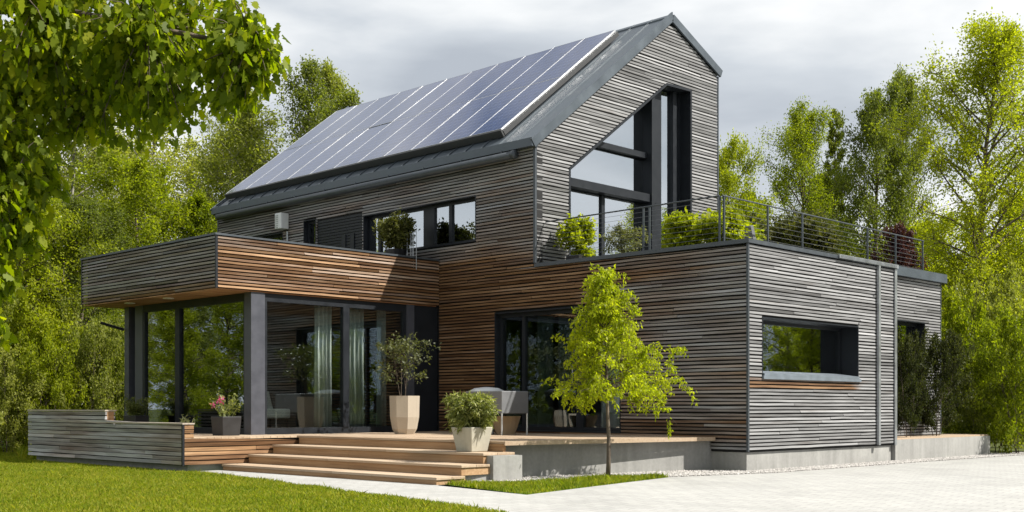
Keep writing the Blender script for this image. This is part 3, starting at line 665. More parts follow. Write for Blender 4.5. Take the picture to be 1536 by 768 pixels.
# rooms behind the glass -------------------------------------
mb = MB()
def room(x0, x1, y0, y1, z0, z1, skip=()):
    t = .05
    if 'y0' not in skip: mb.box((x0, y0, z0), (x1, y0 - t, z1))
    if 'y1' not in skip: mb.box((x0, y1, z0), (x1, y1 + t, z1))
    if 'x0' not in skip: mb.box((x0 - t, y0, z0), (x0, y1, z1))
    if 'x1' not in skip: mb.box((x1, y0, z0), (x1 + t, y1, z1))
    mb.box((x0, y0, z1), (x1, y1, z1 + t))
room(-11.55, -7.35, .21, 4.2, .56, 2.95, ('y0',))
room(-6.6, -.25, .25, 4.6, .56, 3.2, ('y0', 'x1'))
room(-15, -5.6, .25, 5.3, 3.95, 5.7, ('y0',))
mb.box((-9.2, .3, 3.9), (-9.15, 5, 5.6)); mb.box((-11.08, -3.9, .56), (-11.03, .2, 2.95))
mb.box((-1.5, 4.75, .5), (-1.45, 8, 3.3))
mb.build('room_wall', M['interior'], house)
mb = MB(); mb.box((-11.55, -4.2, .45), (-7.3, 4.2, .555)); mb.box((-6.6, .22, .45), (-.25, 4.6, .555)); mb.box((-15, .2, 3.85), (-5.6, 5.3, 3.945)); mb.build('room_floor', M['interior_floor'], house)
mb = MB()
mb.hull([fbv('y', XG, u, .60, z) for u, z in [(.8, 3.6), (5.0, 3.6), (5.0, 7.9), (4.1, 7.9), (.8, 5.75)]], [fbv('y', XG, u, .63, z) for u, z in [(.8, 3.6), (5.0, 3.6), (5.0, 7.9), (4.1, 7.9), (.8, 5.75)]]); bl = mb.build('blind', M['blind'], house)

# railing of the roof terrace ---------------------------------
RXC, RYC = -.65, .25
def rail_obj(pts, posts, base_z):
    mb = MB(); mb.tube(pts, .013, 8); r_ = mb.build('railing', M['rail'], house)
    for q in posts:
        m_ = MB(); m_.box((q[0] - .014, q[1] - .014, q[2]), (q[0] + .014, q[1] + .014, q[3])); m_.build('post', M['rail'], r_)
    for k in range(9):
        z = base_z + .16 + k * .085
        m_ = MB(); m_.tube([(a[0], a[1], z) for a in pts], .0028, 5); m_.build('cable', M['cable'], r_)
    return r_
ZR = 4.42
rail_obj([(XG + .03, RYC, ZR), (RXC - .05, RYC, ZR)], [(x, RYC, 3.52, ZR - .01) for x in (-2.25, -2.12, -.70)], 3.5)
rail_obj([(RXC, RYC, ZR), (RXC, 7.5, ZR)], [(RXC, y, 3.52, ZR - .01) for y in (RYC + .05, 1.6, 2.72)] + [(RXC, y, 3.52, ZR - .01) for y in (5.1,)] + [(RXC, y, 3.78, ZR - .01) for y in (6.25, 7.45)], 3.5)
# downpipe on the driveway side, perforated tray at its head
mb = MB(); mb.box((.012, 4.18, .32), (.055, 4.25, ZP - .02)); mb.build('downpipe', M['steel'], house)
mb = MB(); mb.box((.034, 2.75, ZP - .02), (.06, YB + .04, ZP + .045))
for k in range(60): mb.box((.06, 2.8 + k * .035, ZP - .01), (.066, 2.815 + k * .035, ZP + .035))
mb.build('drip_edge', M['steel'], house)
mb = MB(); mb.box((.01, 4.86, .3), (.03, 4.94, ZP)); mb.build('corner_trim', M['steel'], house)
# wall unit under the eave
mb = MB(); mb.box((-12.56, -.22, 5.09), (-12.31, -.002, 5.45)); ac = mb.build('wall_unit', M['white'], house, bevel=.015)
mb = MB()
for k in range(7): mb.box((-12.53, -.227, 5.11 + k * .045), (-12.42, -.221, 5.13 + k * .045))
mb.tube([(-12.3, -.05, 5.03), (-12.3, -.05, 4.2)], .02, 8); mb.build('grille', M['steel'], ac)

# ------------------------------------------------------------------ terrace and steps
ZD = .53
ter = thing('terrace', 'raised wooden deck on a concrete base in front of the glazed bay and doors', 'terrace', (-4, -2, 0))
TP = [(-12.0, -6.12), (-6.3, -6.12), (-6.3, -4.0), (-1.38, -4.0), (-.62, .03), (-7.2, .03), (-7.2, -4.0), (-12.0, -4.0)]
mb = MB(); mb.prism([(-1.62, -3.9), (-.72, -.02), (-.72, .06), (-7.2, .06), (-6.9, -3.9)], -.05, ZD - .035)
mb.prism([(-1.9, -4.45), (-1.14, -4.45), (-1.08, -3.95), (-1.9, -3.95)], -.05, .348); mb.prism([(-1.9, -4.92), (-1.27, -4.92), (-1.22, -4.452), (-1.9, -4.452)], -.05, .205)
mb.prism([(-11.9, -6.02), (-6.38, -6.02), (-6.38, -3.95), (-11.9, -3.95)], -.05, .10)
mb.build('concrete_base', M['concrete'], ter)
mb = MB(); yb = -6.12; rg = random.Random(3)
while yb < .03:
    y1 = min(yb + .132, .03); ym = (yb + y1) / 2
    xs = []
    for i in range(len(TP)):
        (x0, y0), (x1, y1_) = TP[i], TP[(i + 1) % len(TP)]
        if (y0 > ym) != (y1_ > ym): xs.append(x0 + (ym - y0) * (x1 - x0) / (y1_ - y0))
    xs.sort()
    for a, b_ in zip(xs[::2], xs[1::2]):
        u = a
        while u < b_:
            e = min(b_, u + rg.uniform(2.2, 4.0))
            if b_ - e < .4: e = b_
            dz = rg.uniform(-.0015, .0015); mb.box((u + .001, yb + .003, ZD - .032 + dz), (e - .001, y1 - .003, ZD + dz)); u = e
    yb = y1
mb.build('decking', M['deck'], ter)
mb = MB(); mb.hull([(-1.35, -4.012, ZD - .055), (-.59, -.03, ZD - .055), (-.61, -.03, ZD - .055), (-1.372, -4.012, ZD - .055)], [(-1.35, -4.012, ZD + .004), (-.59, -.03, ZD + .004), (-.61, -.03, ZD + .004), (-1.372, -4.012, ZD + .004)]); mb.build('edge_trim', M['deck'], ter)
# slatted low wall along the lawn
LW = (-11.98, -6.3, -6.15); mb = MB()
wl = lambda u, z: .72 - .15 * math.sin(u * 1.7)
mb.mat = 2; mb.box((-11.9, -6.11, .10), (-6.34, -6.00, .715)); mb.box((-11.9, -6.11, .715), (-8.95, -6.0, .91)); mb.box((-6.40, -5.97, .10), (-6.336, -3.97, ZD - .04))
mb.mat = 0; slats(mb, 'x', -6.15, [[(-11.98, .10), (-6.33, .10), (-6.33, .735), (-8.87, .735), (-8.87, .935), (-11.98, .935)]], .10, .935, .0695, wl, seed=11, wob=.003, hgt=.82)
mb.mat = 1; slats(mb, 'y', -6.3, [[(-6.12, .10), (-3.98, .10), (-3.98, ZD - .02), (-5.96, ZD - .02), (-5.96, .735), (-6.12, .735)]], .10, .735, .0695, lambda u, z: .06, seed=12, wob=.003, hgt=.8)
mb.mat = 0
slats(mb, 'x', -5.99, [rect(-11.95, -8.9, .6, .935)], .6, .935, .0695, wl, seed=13)
mb.mat = 1; mb.box((-8.90, -6.118, .763), (-8.872, -5.992, .935)); mb.build('low_wall', [M['clad_low'], M['clad_bay'], M['membrane']], ter)
mb = MB(); mb.box((-11.98, -6.155, .737), (-8.86, -5.955, .742)); 
mb = MB(); mb.box((-11.99, -6.16, .938), (-8.86, -5.95, .962)); mb.box((-8.855, -6.16, .738), (-6.29, -5.95, .76)); mb.build('cap_board', mat_wood('cap_board', (.2, .17, .14), (.36, .31, .26), (.5, .44, .38)), ter)

st = thing('steps', 'four broad timber steps rising from the paved path to the deck', 'steps', (-4, -5, 0))
STP = [(-5.45, .10, -1.14, -5.05), (-4.97, .24, -1.18, -4.55), (-4.50, .385, -1.25, -4.0)]
tm = MB()
prev = 0.0
for i, (yf, zt_, xr, ybk) in enumerate(STP):
    m_ = MB(); rg = random.Random(20 + i); x = -6.27
    while x < xr:          # tread planks butt along the width, heavy front board as riser
        e = min(xr, x + rg.uniform(2.0, 3.0)); e = xr if xr - e < .6 else e
        m_.box((x + .001, yf - .03, zt_ - .035), (e - .001, yf + .24, zt_)); m_.box((x + .001, yf + .245, zt_ - .036), (e - .001, ybk + .08, zt_ - .001)); x = e
    m_.build('tread', M['step_t'] if 'step_t' in M else M['deck'], st, bevel=.004)
    m_ = MB(); x = -6.26
    while x < xr - .02:
        e = min(xr - .02, x + rg.uniform(2.0, 3.0)); e = xr - .02 if xr - e < .6 else e
        m_.box((x + .001, yf - .012, prev + .002), (e - .001, yf + .04, zt_ - .037)); x = e
    m_.box((xr - .055, yf + .041, prev + .003), (xr - .021, ybk + .1, zt_ - .038)); m_.build('riser', M['step'], st); prev = zt_
m_ = MB(); m_.box((-6.26, -3.995, prev + .002), (-1.40, -3.95, ZD - .036)); m_.build('riser', M['step'], st)

mb = MB(); mb.box((-6.33, -6.158, .09), (-6.294, -6.122, .737)); mb.build('corner_trim', M['frame'], ter)
t2 = thing('concrete_plinth', 'low concrete platform with timber top at the far end of the driveway wall', 'platform', (-.6, 7, 0))
mb = MB(); mb.box((-2.5, 4.93, -.05), (.0, 9.25, .40)); mb.build('base', M['concrete'], t2)
mb = MB()
for k in range(16): mb.box((-.02 - .155 * (k + 1), 4.96, .401), (-.026 - .155 * k, 9.22, .43))
mb.build('decking', M['deck'], t2)

# ------------------------------------------------------------------ furniture and small things
def curtain(x0, y0, x1, y1, z0, z1, label, folds=9, amp=.045):
    mb = MB(); n_ = folds * 6; d = Vector((x1 - x0, y1 - y0, 0)); Ln = d.length; d.normalize(); nn = Vector((-d.y, d.x, 0)); vs = []; fs = []
    for i in range(n_ + 1):
        t = i / n_; o_ = math.sin(t * folds * 2 * math.pi) * amp * (1 + .3 * math.sin(t * 17))
        for z, k in ((z0, 1.15), (z1, .8)): q = Vector((x0, y0, 0)) + d * Ln * t + nn * o_ * k; vs.append((q.x, q.y, z))
    for i in range(n_): fs.append((2 * i, 2 * i + 2, 2 * i + 3, 2 * i + 1))
    o = mb.add(vs, fs).build('curtain', M['curtain'], smooth=True); md = o.modifiers.new('thick', 'SOLIDIFY'); md.thickness = .004
    return tag(o, label, 'curtain', 'curtains behind the glass')
curtain(-7.52, -2.75, -7.52, -2.38, .58, 2.95, 'pale curtain just before the middle mullion of the bay window', 4)
curtain(-7.52, -2.12, -7.52, -1.62, .58, 2.95, 'pale curtain just past the middle mullion of the bay window', 5)
curtain(-7.52, -1.28, -7.52, -1.08, .58, 2.95, 'narrow pale curtain beside the dark column near the inner corner', 2)
curtain(-4.75, .26, -4.35, .26, .58, 2.85, 'pale curtain at the left edge of the sliding door behind the grey grill', 4)
curtain(-4.25, .29, -3.75, .29, .58, 2.85, 'pale curtain just left of the middle post of the sliding door', 5)
curtain(-3.2, .26, -2.75, .26, .58, 2.85, 'pale curtain in the sliding door pane behind the young tree', 4)
ch = thing('armchair', 'white tub chair inside the glazed bay room beside the corner column', 'chair', (-8.3, -3.3, .56))
mb = MB(); mb.prism([(-8.65, -3.6), (-8.0, -3.6), (-8.0, -2.95), (-8.65, -2.95)], .80, .98); mb.build('seat', M['white'], ch, bevel=.03)
mb = MB(); mb.hull([(-8.68, -3.64, .8), (-8.55, -3.64, .8), (-8.55, -2.9, .8), (-8.68, -2.9, .8)], [(-8.82, -3.6, 1.32), (-8.72, -3.6, 1.32), (-8.72, -2.94, 1.32), (-8.82, -2.94, 1.32)]); mb.build('backrest', M['white'], ch, bevel=.03)
for x, y in ((-8.6, -3.55), (-8.05, -3.55), (-8.6, -3.0), (-8.05, -3.0)):
    mb = MB(); mb.tube([(x, y, .56), (x, y, .80)], .018, 8); mb.build('leg', M['frame'], ch)

gx, gy = -4.4, -1.5
gr = thing('grill_cabinet', 'boxy grey metal grill cabinet on thin legs standing on the deck by the sliding door', 'grill', (gx, gy, ZD))
mb = MB(); mb.box((gx - .42, gy, .90), (gx + .48, gy + .66, 1.285)); mb.build('body', M['greybox'], gr, bevel=.012)
for x, y in ((gx - .38, gy + .02), (gx + .462, gy + .02), (gx - .38, gy + .64), (gx + .462, gy + .64)):
    mb = MB(); mb.tube([(x, y, ZD), (x, y, .91)], .016, 8); mb.build('leg', M['alu'], gr)
mb = MB(); mb.box((gx - .40, gy + .03, .885), (gx + .46, gy + .63, .899)); mb.build('shelf', M['rack'], gr)
sx, sy = -4.95, -.85
sv = thing('barbecue_kettle', 'dark barbecue kettle with a pale round lid behind the grey cabinet', 'barbecue', (sx, sy, ZD))
mb = MB(); mb.lathe(sx, sy, [(.10, .95), (.24, 1.02), (.30, 1.15), (.30, 1.27)], 20); mb.build('bowl', M['rack'], sv, smooth=True)
mb = MB(); mb.lathe(sx, sy, [(.31, 1.275), (.32, 1.30), (.22, 1.35), (.05, 1.37)], 20); mb.build('lid', M['white'], sv, smooth=True)
for a in (0, 2.1, 4.2):
    mb = MB(); mb.tube([(sx + .12 * math.cos(a), sy + .12 * math.sin(a), 1.0), (sx + .25 * math.cos(a), sy + .25 * math.sin(a), ZD)], .014, 6); mb.build('leg', M['rack'], sv)

# ------------------------------------------------------------------ plants
def curve_pts(p, d, Ln, droop, k=4, rng=None, wig=.06):
    pts = [Vector(p)]; d = Vector(d).normalized()
    for i in range(k):
        pts.append(pts[-1] + d * (Ln / k)); d = (d + Vector((0, 0, -droop)) + Vector(rng.normal(0, wig, 3))).normalized()
    return pts
def grow(name, label, cat, H, Rc, base, seed, leafmat, barkmat, nb=34, ns=8, lp=60, leaf=.11, rise=.7, droop=.08, rt_=.011, prof=None, sigma=.12, stems=1, skip=.12, sub_len=.45, lean=.0, leaf_down=.35, aspect=.6, group=None, kindname=None, seglen=1.0):
    "a tree or shrub at the origin: > trunk (with its limbs), crown (leaf faces)"
    rng = np.random.default_rng(seed); root = thing(name, label, cat, (0, 0, 0), group); mb = MB(); P = []; A = []
    prof = prof or (lambda t: math.sin(math.pi * min(1, (t * .85 + .15))) ** .7)
    for s_i in range(stems):
        a0 = rng.uniform(0, 6.28); sp = (0 if stems == 1 else rng.uniform(.12, .42)); d = Vector((math.cos(a0) * sp, math.sin(a0) * sp, 1))
        Hs = H * (1 if stems == 1 else rng.uniform(.75, 1)); off = Vector((0, 0, 0)) if stems == 1 else Vector((math.cos(a0), math.sin(a0), 0)) * Rc * .12
        kk = 8; tp = [off]; dd = d.normalized()
        for i in range(kk): tp.append(tp[-1] + dd * (Hs / kk)); dd = (dd + Vector((rng.normal(0, .05), rng.normal(0, .05), .05))).normalized()
        rad = [max(.006, H * rt_ * (1 - i / kk) ** .8 + .004 * H * .3) * (1 if stems == 1 else .6) for i in range(kk + 1)]
        mb.tube(tp, rad, 7)
        for b_i in range(max(4, nb // stems)):
            t = base + (1 - base) * ((b_i + rng.uniform(0, 1)) / max(4, nb // stems)) ** .9; f = t * kk; i = min(int(f), kk - 1); p = tp[i].lerp(tp[i + 1], f - i)
            az = b_i * 2.4 + rng.uniform(-.5, .5) + s_i; Lb = Rc * prof((t - base) / (1 - base)) * rng.uniform(.65, 1.12); el = rise * (.35 + .9 * t) + rng.normal(0, .12)
            bd = Vector((math.cos(az) * math.cos(el), math.sin(az) * math.cos(el), math.sin(el))); bp2 = curve_pts(p, bd, Lb, droop, 4, rng)
            r0 = min(rad[i] * .55, .02 * Lb + .006); mb.tube(bp2, [r0 * (1 - j / 4.6) for j in range(5)], 5, False)
            for s in range(ns + 1):
                tip = s == ns; u = 1.0 if tip else rng.uniform(.22, 1.0); f2 = u * 4; j = min(int(f2), 3); q = bp2[j].lerp(bp2[j + 1], f2 - j); bdir = (bp2[j + 1] - bp2[j]).normalized()
                sd_ = (bdir * .8 + Vector(rng.normal(0, .65, 3)) + Vector((0, 0, .12 - droop))).normalized(); Ls = max(.12, sub_len * Lb * rng.uniform(.5, 1.0) * (1.25 - .6 * u))
                sp_ = curve_pts(q, sd_, Ls, droop * 1.5, 3, rng)
                if Ls > .25: mb.tube(sp_, [r0 * .35, r0 * .25, r0 * .15, r0 * .06], 4, False)
                if rng.uniform() < skip: continue
                m_ = int(lp * rng.uniform(.5, 1.3)); tt = rng.uniform(.1, 1.05, m_) * 3; ii = np.minimum(tt.astype(int), 2); ar = np.array([list(v) for v in sp_])
                pos = ar[ii] + (ar[ii + 1] - ar[ii]) * (tt - ii)[:, None] + rng.normal(0, sigma, (m_, 3)) * min(1.0, .45 + Ls)
                P.append(pos); ax = rng.normal(0, .7, (m_, 3)) + np.array(bdir) * .5; ax[:, 2] -= leaf_down; A.append(ax)
    mb.build('trunk', barkmat, root, smooth=True)
    P = np.concatenate(P); A = np.concatenate(A); sz = leaf * rng.uniform(.6, 1.3, len(P))
    leaf_cloud('crown', P, A, sz, rng, leafmat, root, aspect)
    root['_h'] = float(np.percentile(P[:, 2], 99.3)); root['_r'] = float(np.percentile(np.hypot(P[:, 0], P[:, 1]), 93))
    return root

birch_prof = lambda t: (1 - t) ** .55 * (.55 + .45 * min(1, t * 3)) + .12
round_prof = lambda t: max(.15, math.sin(math.pi * (.12 + .82 * t)) ** .6)
cone_prof = lambda t: (1 - t) ** .85 + .08
PROTO = {}
def proto(kind):
    if kind in PROTO: return PROTO[kind]
    B, D = M['bark'], M['bark_birch']
    f = {
     'birch1': lambda: grow('birch_tree', 'x', 'tree', 12, 3.0, .18, 31, M['leaf_birch'], D, nb=46, ns=9, lp=75, leaf=.10, rise=.85, droop=.12, prof=birch_prof, sigma=.20, rt_=.009),
     'birch2': lambda: grow('birch_tree', 'x', 'tree', 12, 2.7, .22, 32, M['leaf_birch'], D, nb=40, ns=9, lp=66, leaf=.10, rise=.95, droop=.14, prof=birch_prof, sigma=.22, rt_=.008, skip=.22),
     'bright1': lambda: grow('leafy_tree', 'x', 'tree', 10, 3.0, .08, 33, M['leaf_bright'], B, nb=52, ns=10, lp=105, leaf=.105, rise=.6, droop=.05, prof=round_prof, sigma=.18),
     'bright2': lambda: grow('leafy_tree', 'x', 'tree', 10, 2.6, .06, 34, M['leaf_bright'], B, nb=50, ns=10, lp=105, leaf=.105, rise=.8, droop=.06, prof=birch_prof, sigma=.18),
     'poplar': lambda: grow('leafy_tree', 'x', 'tree', 13, 3.0, .25, 35, M['leaf_bright'], B, nb=62, ns=10, lp=105, leaf=.095, rise=.85, droop=.06, prof=round_prof, sigma=.19, rt_=.012, skip=.16),
     'mid1': lambda: grow('leafy_tree', 'x', 'tree', 11, 2.6, .10, 36, M['leaf_birch'], B, nb=54, ns=10, lp=100, leaf=.10, rise=.75, droop=.08, prof=round_prof, sigma=.18),
     'cone': lambda: grow('conifer_tree', 'x', 'tree', 11, 2.0, .06, 37, M['leaf_birch'], B, nb=80, ns=6, lp=60, leaf=.10, rise=.25, droop=.04, prof=cone_prof, sigma=.10),
     'shrub1': lambda: grow('leafy_shrub', 'x', 'shrub', 3, 1.5, .05, 38, M['leaf_bright'], B, nb=60, ns=6, lp=55, leaf=.085, rise=.8, droop=.05, prof=round_prof, sigma=.10, stems=5, rt_=.008),
     'shrub2': lambda: grow('leafy_shrub', 'x', 'shrub', 3, 1.6, .05, 39, M['leaf_birch'], B, nb=60, ns=6, lp=55, leaf=.08, rise=.7, droop=.08, prof=round_prof, sigma=.11, stems=5, rt_=.008),
     'dark': lambda: grow('dark_shrub', 'x', 'shrub', 3, 1.3, .08, 40, M['leaf_dark'], B, nb=60, ns=6, lp=55, leaf=.085, rise=.8, droop=.05, prof=round_prof, sigma=.10, stems=4, rt_=.008),
     'red': lambda: grow('burgundy_tree', 'x', 'tree', 6, 1.6, .05, 41, M['leaf_red'], B, nb=50, ns=8, lp=70, leaf=.10, rise=.9, droop=.04, prof=round_prof, sigma=.13, skip=.05),
    }
    PROTO[kind] = [f[kind](), 0]; return PROTO[kind]
def plant(kind, px, depth, top, width, label, group, rot=None, z=0):
    "set a tree where the photograph shows it: column px, distance, top line, crown width in photo pixels"
    pr = proto(kind); src, used = pr; H = height_at(top, depth) - z; Wd = width / F_PX * depth
    sz = H / src['_h']; sx_ = max(Wd / 2 / src['_r'], .5 * sz); x, y = spot(px, depth); rz = rot if rot is not None else random.uniform(0, 6.28)
    if not used:
        pr[1] = 1; o = src; o.location = (x, y, z); o.rotation_euler = (0, 0, rz); o.scale = (sx_, sx_, sz); o['label'] = label; o['group'] = group
    else: o = copy_thing(src, (x, y, z), rz, (sx_, sx_, sz), label, group)
    return o
GL, GRR, GS = 'trees of the wood left of the house', 'trees of the wood right of the house', 'shrubs along the wood edge'
plant('bright1', 30, 27.0, 250, 210, 'bright bushy tree rising straight behind the left end of the low slatted wall', GL)
plant('mid1', 118, 27.5, 300, 150, 'mid green bushy tree right behind the end of the wooden bay', GL)
plant('bright1', 205, 31.5, 240, 210, 'round yellow green tree standing above the wooden bay parapet', GL)
plant('bright2', 285, 33.0, 300, 130, 'small yellow green tree between the round bright tree and the roof eave', GL)
plant('bright2', -40, 29.0, 180, 220, 'bright tree at the left picture edge behind the maple leaves', GL)
plant('birch1', 100, 38, 110, 190, 'tall olive birch whose upper crown shows below the maple branches', GL)
plant('birch2', 230, 40, 95, 180, 'tall thin birch with sky holes above the round yellow green tree', GL)
plant('birch1', 318, 42, 130, 170, 'airy birch with pale trunk just left of the roof eave', GL)
plant('birch2', 385, 41, 150, 170, 'airy birch behind the lower left corner of the solar roof', GL)
plant('birch2', 458, 40, 96, 150, 'tallest birch behind the sloping left edge of the roof', GL)
plant('birch2', 512, 43, 140, 150, 'low birch top peeping over the left end of the ridge', GL)
plant('birch1', 485, 45, 112, 140, 'airy birch between the tallest birch and the low top at the ridge', GL)
plant('mid1', 150, 46, 190, 200, 'far green tree in the gaps between birches on the left', GL)
plant('mid1', 360, 48, 210, 200, 'far green tree low behind the birches by the roof eave', GL)
plant('bright2', 5, 40, 60, 200, 'far bright tree mostly hidden by the foreground maple', GL)
for px, d, top, wd, k, lb in ((12, 25.2, 520, 110, 'shrub2', 'green shrub at the left picture edge behind the lawn'), (78, 25.6, 480, 110, 'shrub1', 'bright shrub behind the taller part of the low slatted wall'), (140, 26.2, 460, 100, 'shrub2', 'green shrub behind the step in the low slatted wall'), (182, 27.2, 470, 80, 'shrub1', 'bright shrub against the dark left column of the bay'), (45, 26.4, 430, 120, 'shrub1', 'taller bright shrub between the two shrubs at the lawn edge'), (-40, 25.5, 440, 120, 'shrub2', 'green shrub at the far left lawn corner')):
    plant(k, px, d, top, wd, lb, GS)
plant('bright1', 1092, 34, 218, 130, 'bright yellow tree directly right of the gable wall', GRR)
plant('poplar', 1190, 41, 160, 145, 'round topped tree behind the middle of the roof terrace railing', GRR)
plant('cone', 1240, 42, 166, 80, 'narrow pointed tree right of the round topped one', GRR)
plant('mid1', 1312, 37, 142, 125, 'dark green upright tree left of the tallest tree', GRR)
plant('mid1', 1350, 41, 112, 110, 'green tree half hidden behind the left side of the tallest tree', GRR)
plant('poplar', 1452, 32, 50, 235, 'tallest tree on the right with open crown and pale trunk', GRR)
plant('bright1', 1535, 34, 290, 150, 'bright tree cut by the right picture edge', GRR)
plant('bright2', 1275, 46, 265, 130, 'low far tree filling the dip between pointed and dark trees', GRR)
plant('bright2', 1150, 37, 300, 130, 'low yellow green tree behind the near terrace railing corner', GRR)
plant('mid1', 1235, 33, 330, 130, 'green tree low behind the terrace railing posts', GRR)
plant('bright1', 1400, 38, 330, 180, 'low bright tree below the tallest tree', GRR)
plant('mid1', 1490, 38, 360, 180, 'shaded green tree behind the pale trunk', GRR)
plant('red', 1342, 30, 345, 78, 'dark burgundy tree behind the far end of the railing', 'burgundy trees')
for px, d, top, wd, k, lb in ((1490, 26.0, 520, 130, 'shrub1', 'bright shrub behind the end of the concrete platform'), (1532, 25.0, 470, 120, 'shrub1', 'bright shrub at the right picture edge beside the drive'), (1448, 27.5, 440, 110, 'shrub1', 'bright shrub behind the dark bush'), (1500, 30, 400, 140, 'shrub2', 'taller green shrub in front of the pale trunk'), (1560, 27, 500, 120, 'shrub2', 'green shrub just past the right picture edge')):
    plant(k, px, d, top, wd, lb, GS)
plant('dark', 1404, 23.6, 502, 88, 'dark leafy bush against the corner of the set-back wall', 'dark bushes by the set-back wall', z=.43)
plant('dark', 1362, 22.4, 500, 52, 'small dark leafy bush in front of the set-back window', 'dark bushes by the set-back wall', z=.43)
plant('shrub2', 1452, 26.0, 510, 70, 'loose green shrub between the dark bush and the bright shrubs', GS)
# trees further round the clearing, seen in the window panes
for i, (x, y, h_, k) in enumerate(((-21, -11, 5, 'bright2'), (-23, -15, 6, 'bright1'), (-26, -19, 6.5, 'birch2'), (-20, -20, 5.5, 'bright1'), (-30, -24, 7, 'mid1'), (-24, -25, 6.5, 'bright2'), (-17, -26, 6, 'birch1'), (-32, -15, 7, 'birch2'), (-28, -10, 6, 'bright1'), (-14, -31, 7, 'bright1'), (-22, -7.5, 5.5, 'mid1'), (-24, -12.5, 6, 'mid1'), (-25, -9, 5.5, 'bright1'), (-19, -15.5, 4.5, 'bright1'), (-29, -13, 6.5, 'mid1'), (-27, -16, 6.5, 'bright1'), (-19, -23, 5.5, 'mid1'))):
    s_ = h_ / proto(k)[0]['_h']; copy_thing(PROTO[k][0], (x, y, 0), i * 1.3, (s_, s_, s_), 'tree at the lawn side of the clearing, mirrored in the bay glass', 'trees across the lawn')
for i, (x, y, h_, k) in enumerate(((9, 24, 9, 'bright1'), (13, 29, 11, 'birch1'), (6, 29, 10, 'bright2'), (17, 25, 9, 'mid1'), (19, 34, 12, 'birch2'), (10, 38, 12, 'poplar'), (24, 27, 10, 'bright1'), (3, 22, 5, 'mid1'), (12, 24, 6, 'bright1'), (15, 30, 9, 'mid1'), (8, 27, 8, 'mid1'), (20, 30, 9, 'bright1'), (11, 33, 10, 'mid1'))):
    s_ = h_ / proto(k)[0]['_h']; copy_thing(PROTO[k][0], (x, y, 0), i * 1.7, (s_, s_, s_), 'tree past the end of the driveway, mirrored in the side window', 'trees beyond the driveway')

# far wood: one mass
rng = np.random.default_rng(77); pts = []
for i in range(820):
    u = rng.uniform(-800, 2400); d = rng.uniform(50, 80); x, y = spot(u, d)
    if i >= 420: a_ = rng.uniform(-.6, 6.28); d = rng.uniform(50, 72); x, y = -5 + d * math.cos(a_), -3 + d * math.sin(a_)
    if i >= 420 and (Vector((x, y, 0)) - CAM).dot(FW) > 40: continue
    hh = rng.uniform(5, 9) * (.8 + .3 * math.sin(u * .02)); n_ = 130
    z = rng.uniform(.1, 1, n_) ** .8 * hh; rr_ = 2.3 * np.sqrt(np.maximum(.05, 1 - z / hh * .9)); a = rng.uniform(0, 6.28, n_); q = np.sqrt(rng.uniform(0.2, 1, n_)) * rr_
    pts.append(np.c_[x + q * np.cos(a), y + q * np.sin(a), z])
pts = np.concatenate(pts); tag(leaf_cloud('woods', pts, rng.normal(size=pts.shape), rng.uniform(.35, .8, len(pts)), rng, M['leaf_birch'], None, .7), 'far mass of green woodland closing the clearing behind house and trees', 'woods', None, 'stuff')

# --- young tree in the grass patch
def young_tree():
    rng = np.random.default_rng(91); x0, y0 = -.65, -2.62; root = thing('young_tree', 'slender young tree with feathery yellow green crown in the grass patch', 'tree', (x0, y0, 0)); mb = MB(); P = []; A = []
    H = 2.84; tp = [Vector((x0, y0, 0))]; 
    for i in range(10): tp.append(Vector((x0 + .02 * math.sin(i * .9) - .006 * i, y0 + .015 * math.cos(i * 1.3), H * (i + 1) / 10)))
    mb.tube(tp, [.036, .031, .027, .025, .022, .019, .016, .013, .010, .007, .004], 8)
    for b_i in range(100):
        t = .40 + .60 * rng.uniform(0, 1) ** 1.15; f = t * 10; i = min(int(f), 9); p = tp[i].lerp(tp[i + 1], f - i); az = b_i * 2.4 + rng.uniform(-.6, .6)
        c = RT * math.cos(az) + FW * math.sin(az); tt = (t - .40) / .60
        Lb = (1.07 * (1 - tt) ** 1.05 * (.7 + .3 * min(1, tt * 4)) + .15) * rng.uniform(.5, 1.1)
        if c.dot(RT) > .3 and t < .6: Lb *= 1.22
        if c.dot(RT) < -.4: Lb *= .82
        el = .25 + .75 * tt + rng.normal(0, .15); bd = c * math.cos(el) + Vector((0, 0, math.sin(el))); bp2 = curve_pts(p, bd, Lb, .16, 5, rng, .07)
        mb.tube(bp2, [.009, .007, .005, .004, .003, .0015], 5, False)
        for s in range(7):
            u = rng.uniform(.3, 1); f2 = u * 5; j = min(int(f2), 4); q = bp2[j].lerp(bp2[j + 1], f2 - j); d2 = (bp2[j + 1] - bp2[j]).normalized() * .5 + Vector(rng.normal(0, .55, 3)); sp_ = curve_pts(q, d2, rng.uniform(.14, .34), .6, 3, rng, .08)
            mb.tube(sp_, [.003, .0022, .0015, .0008], 3, False); ar = np.array([list(v) for v in sp_])
            if rng.uniform() < .1: continue
            m_ = int(rng.uniform(24, 54)); g = rng.uniform(.05, 1, m_) * 3; ii = np.minimum(g.astype(int), 2); pos = ar[ii] + (ar[ii + 1] - ar[ii]) * (g - ii)[:, None] + rng.normal(0, .022, (m_, 3))
            P.append(pos); ax = rng.normal(0, .5, (m_, 3)); ax[:, 2] -= .65; A.append(ax)
    mb.build('trunk', M['bark'], root, smooth=True); P = np.concatenate(P); A = np.concatenate(A)
    o = np.array(root.location); leaf_cloud('crown', P - o, A, rng.uniform(.034, .07, len(P)), rng, M['leaf_young'], root, .42); return root
young_tree()

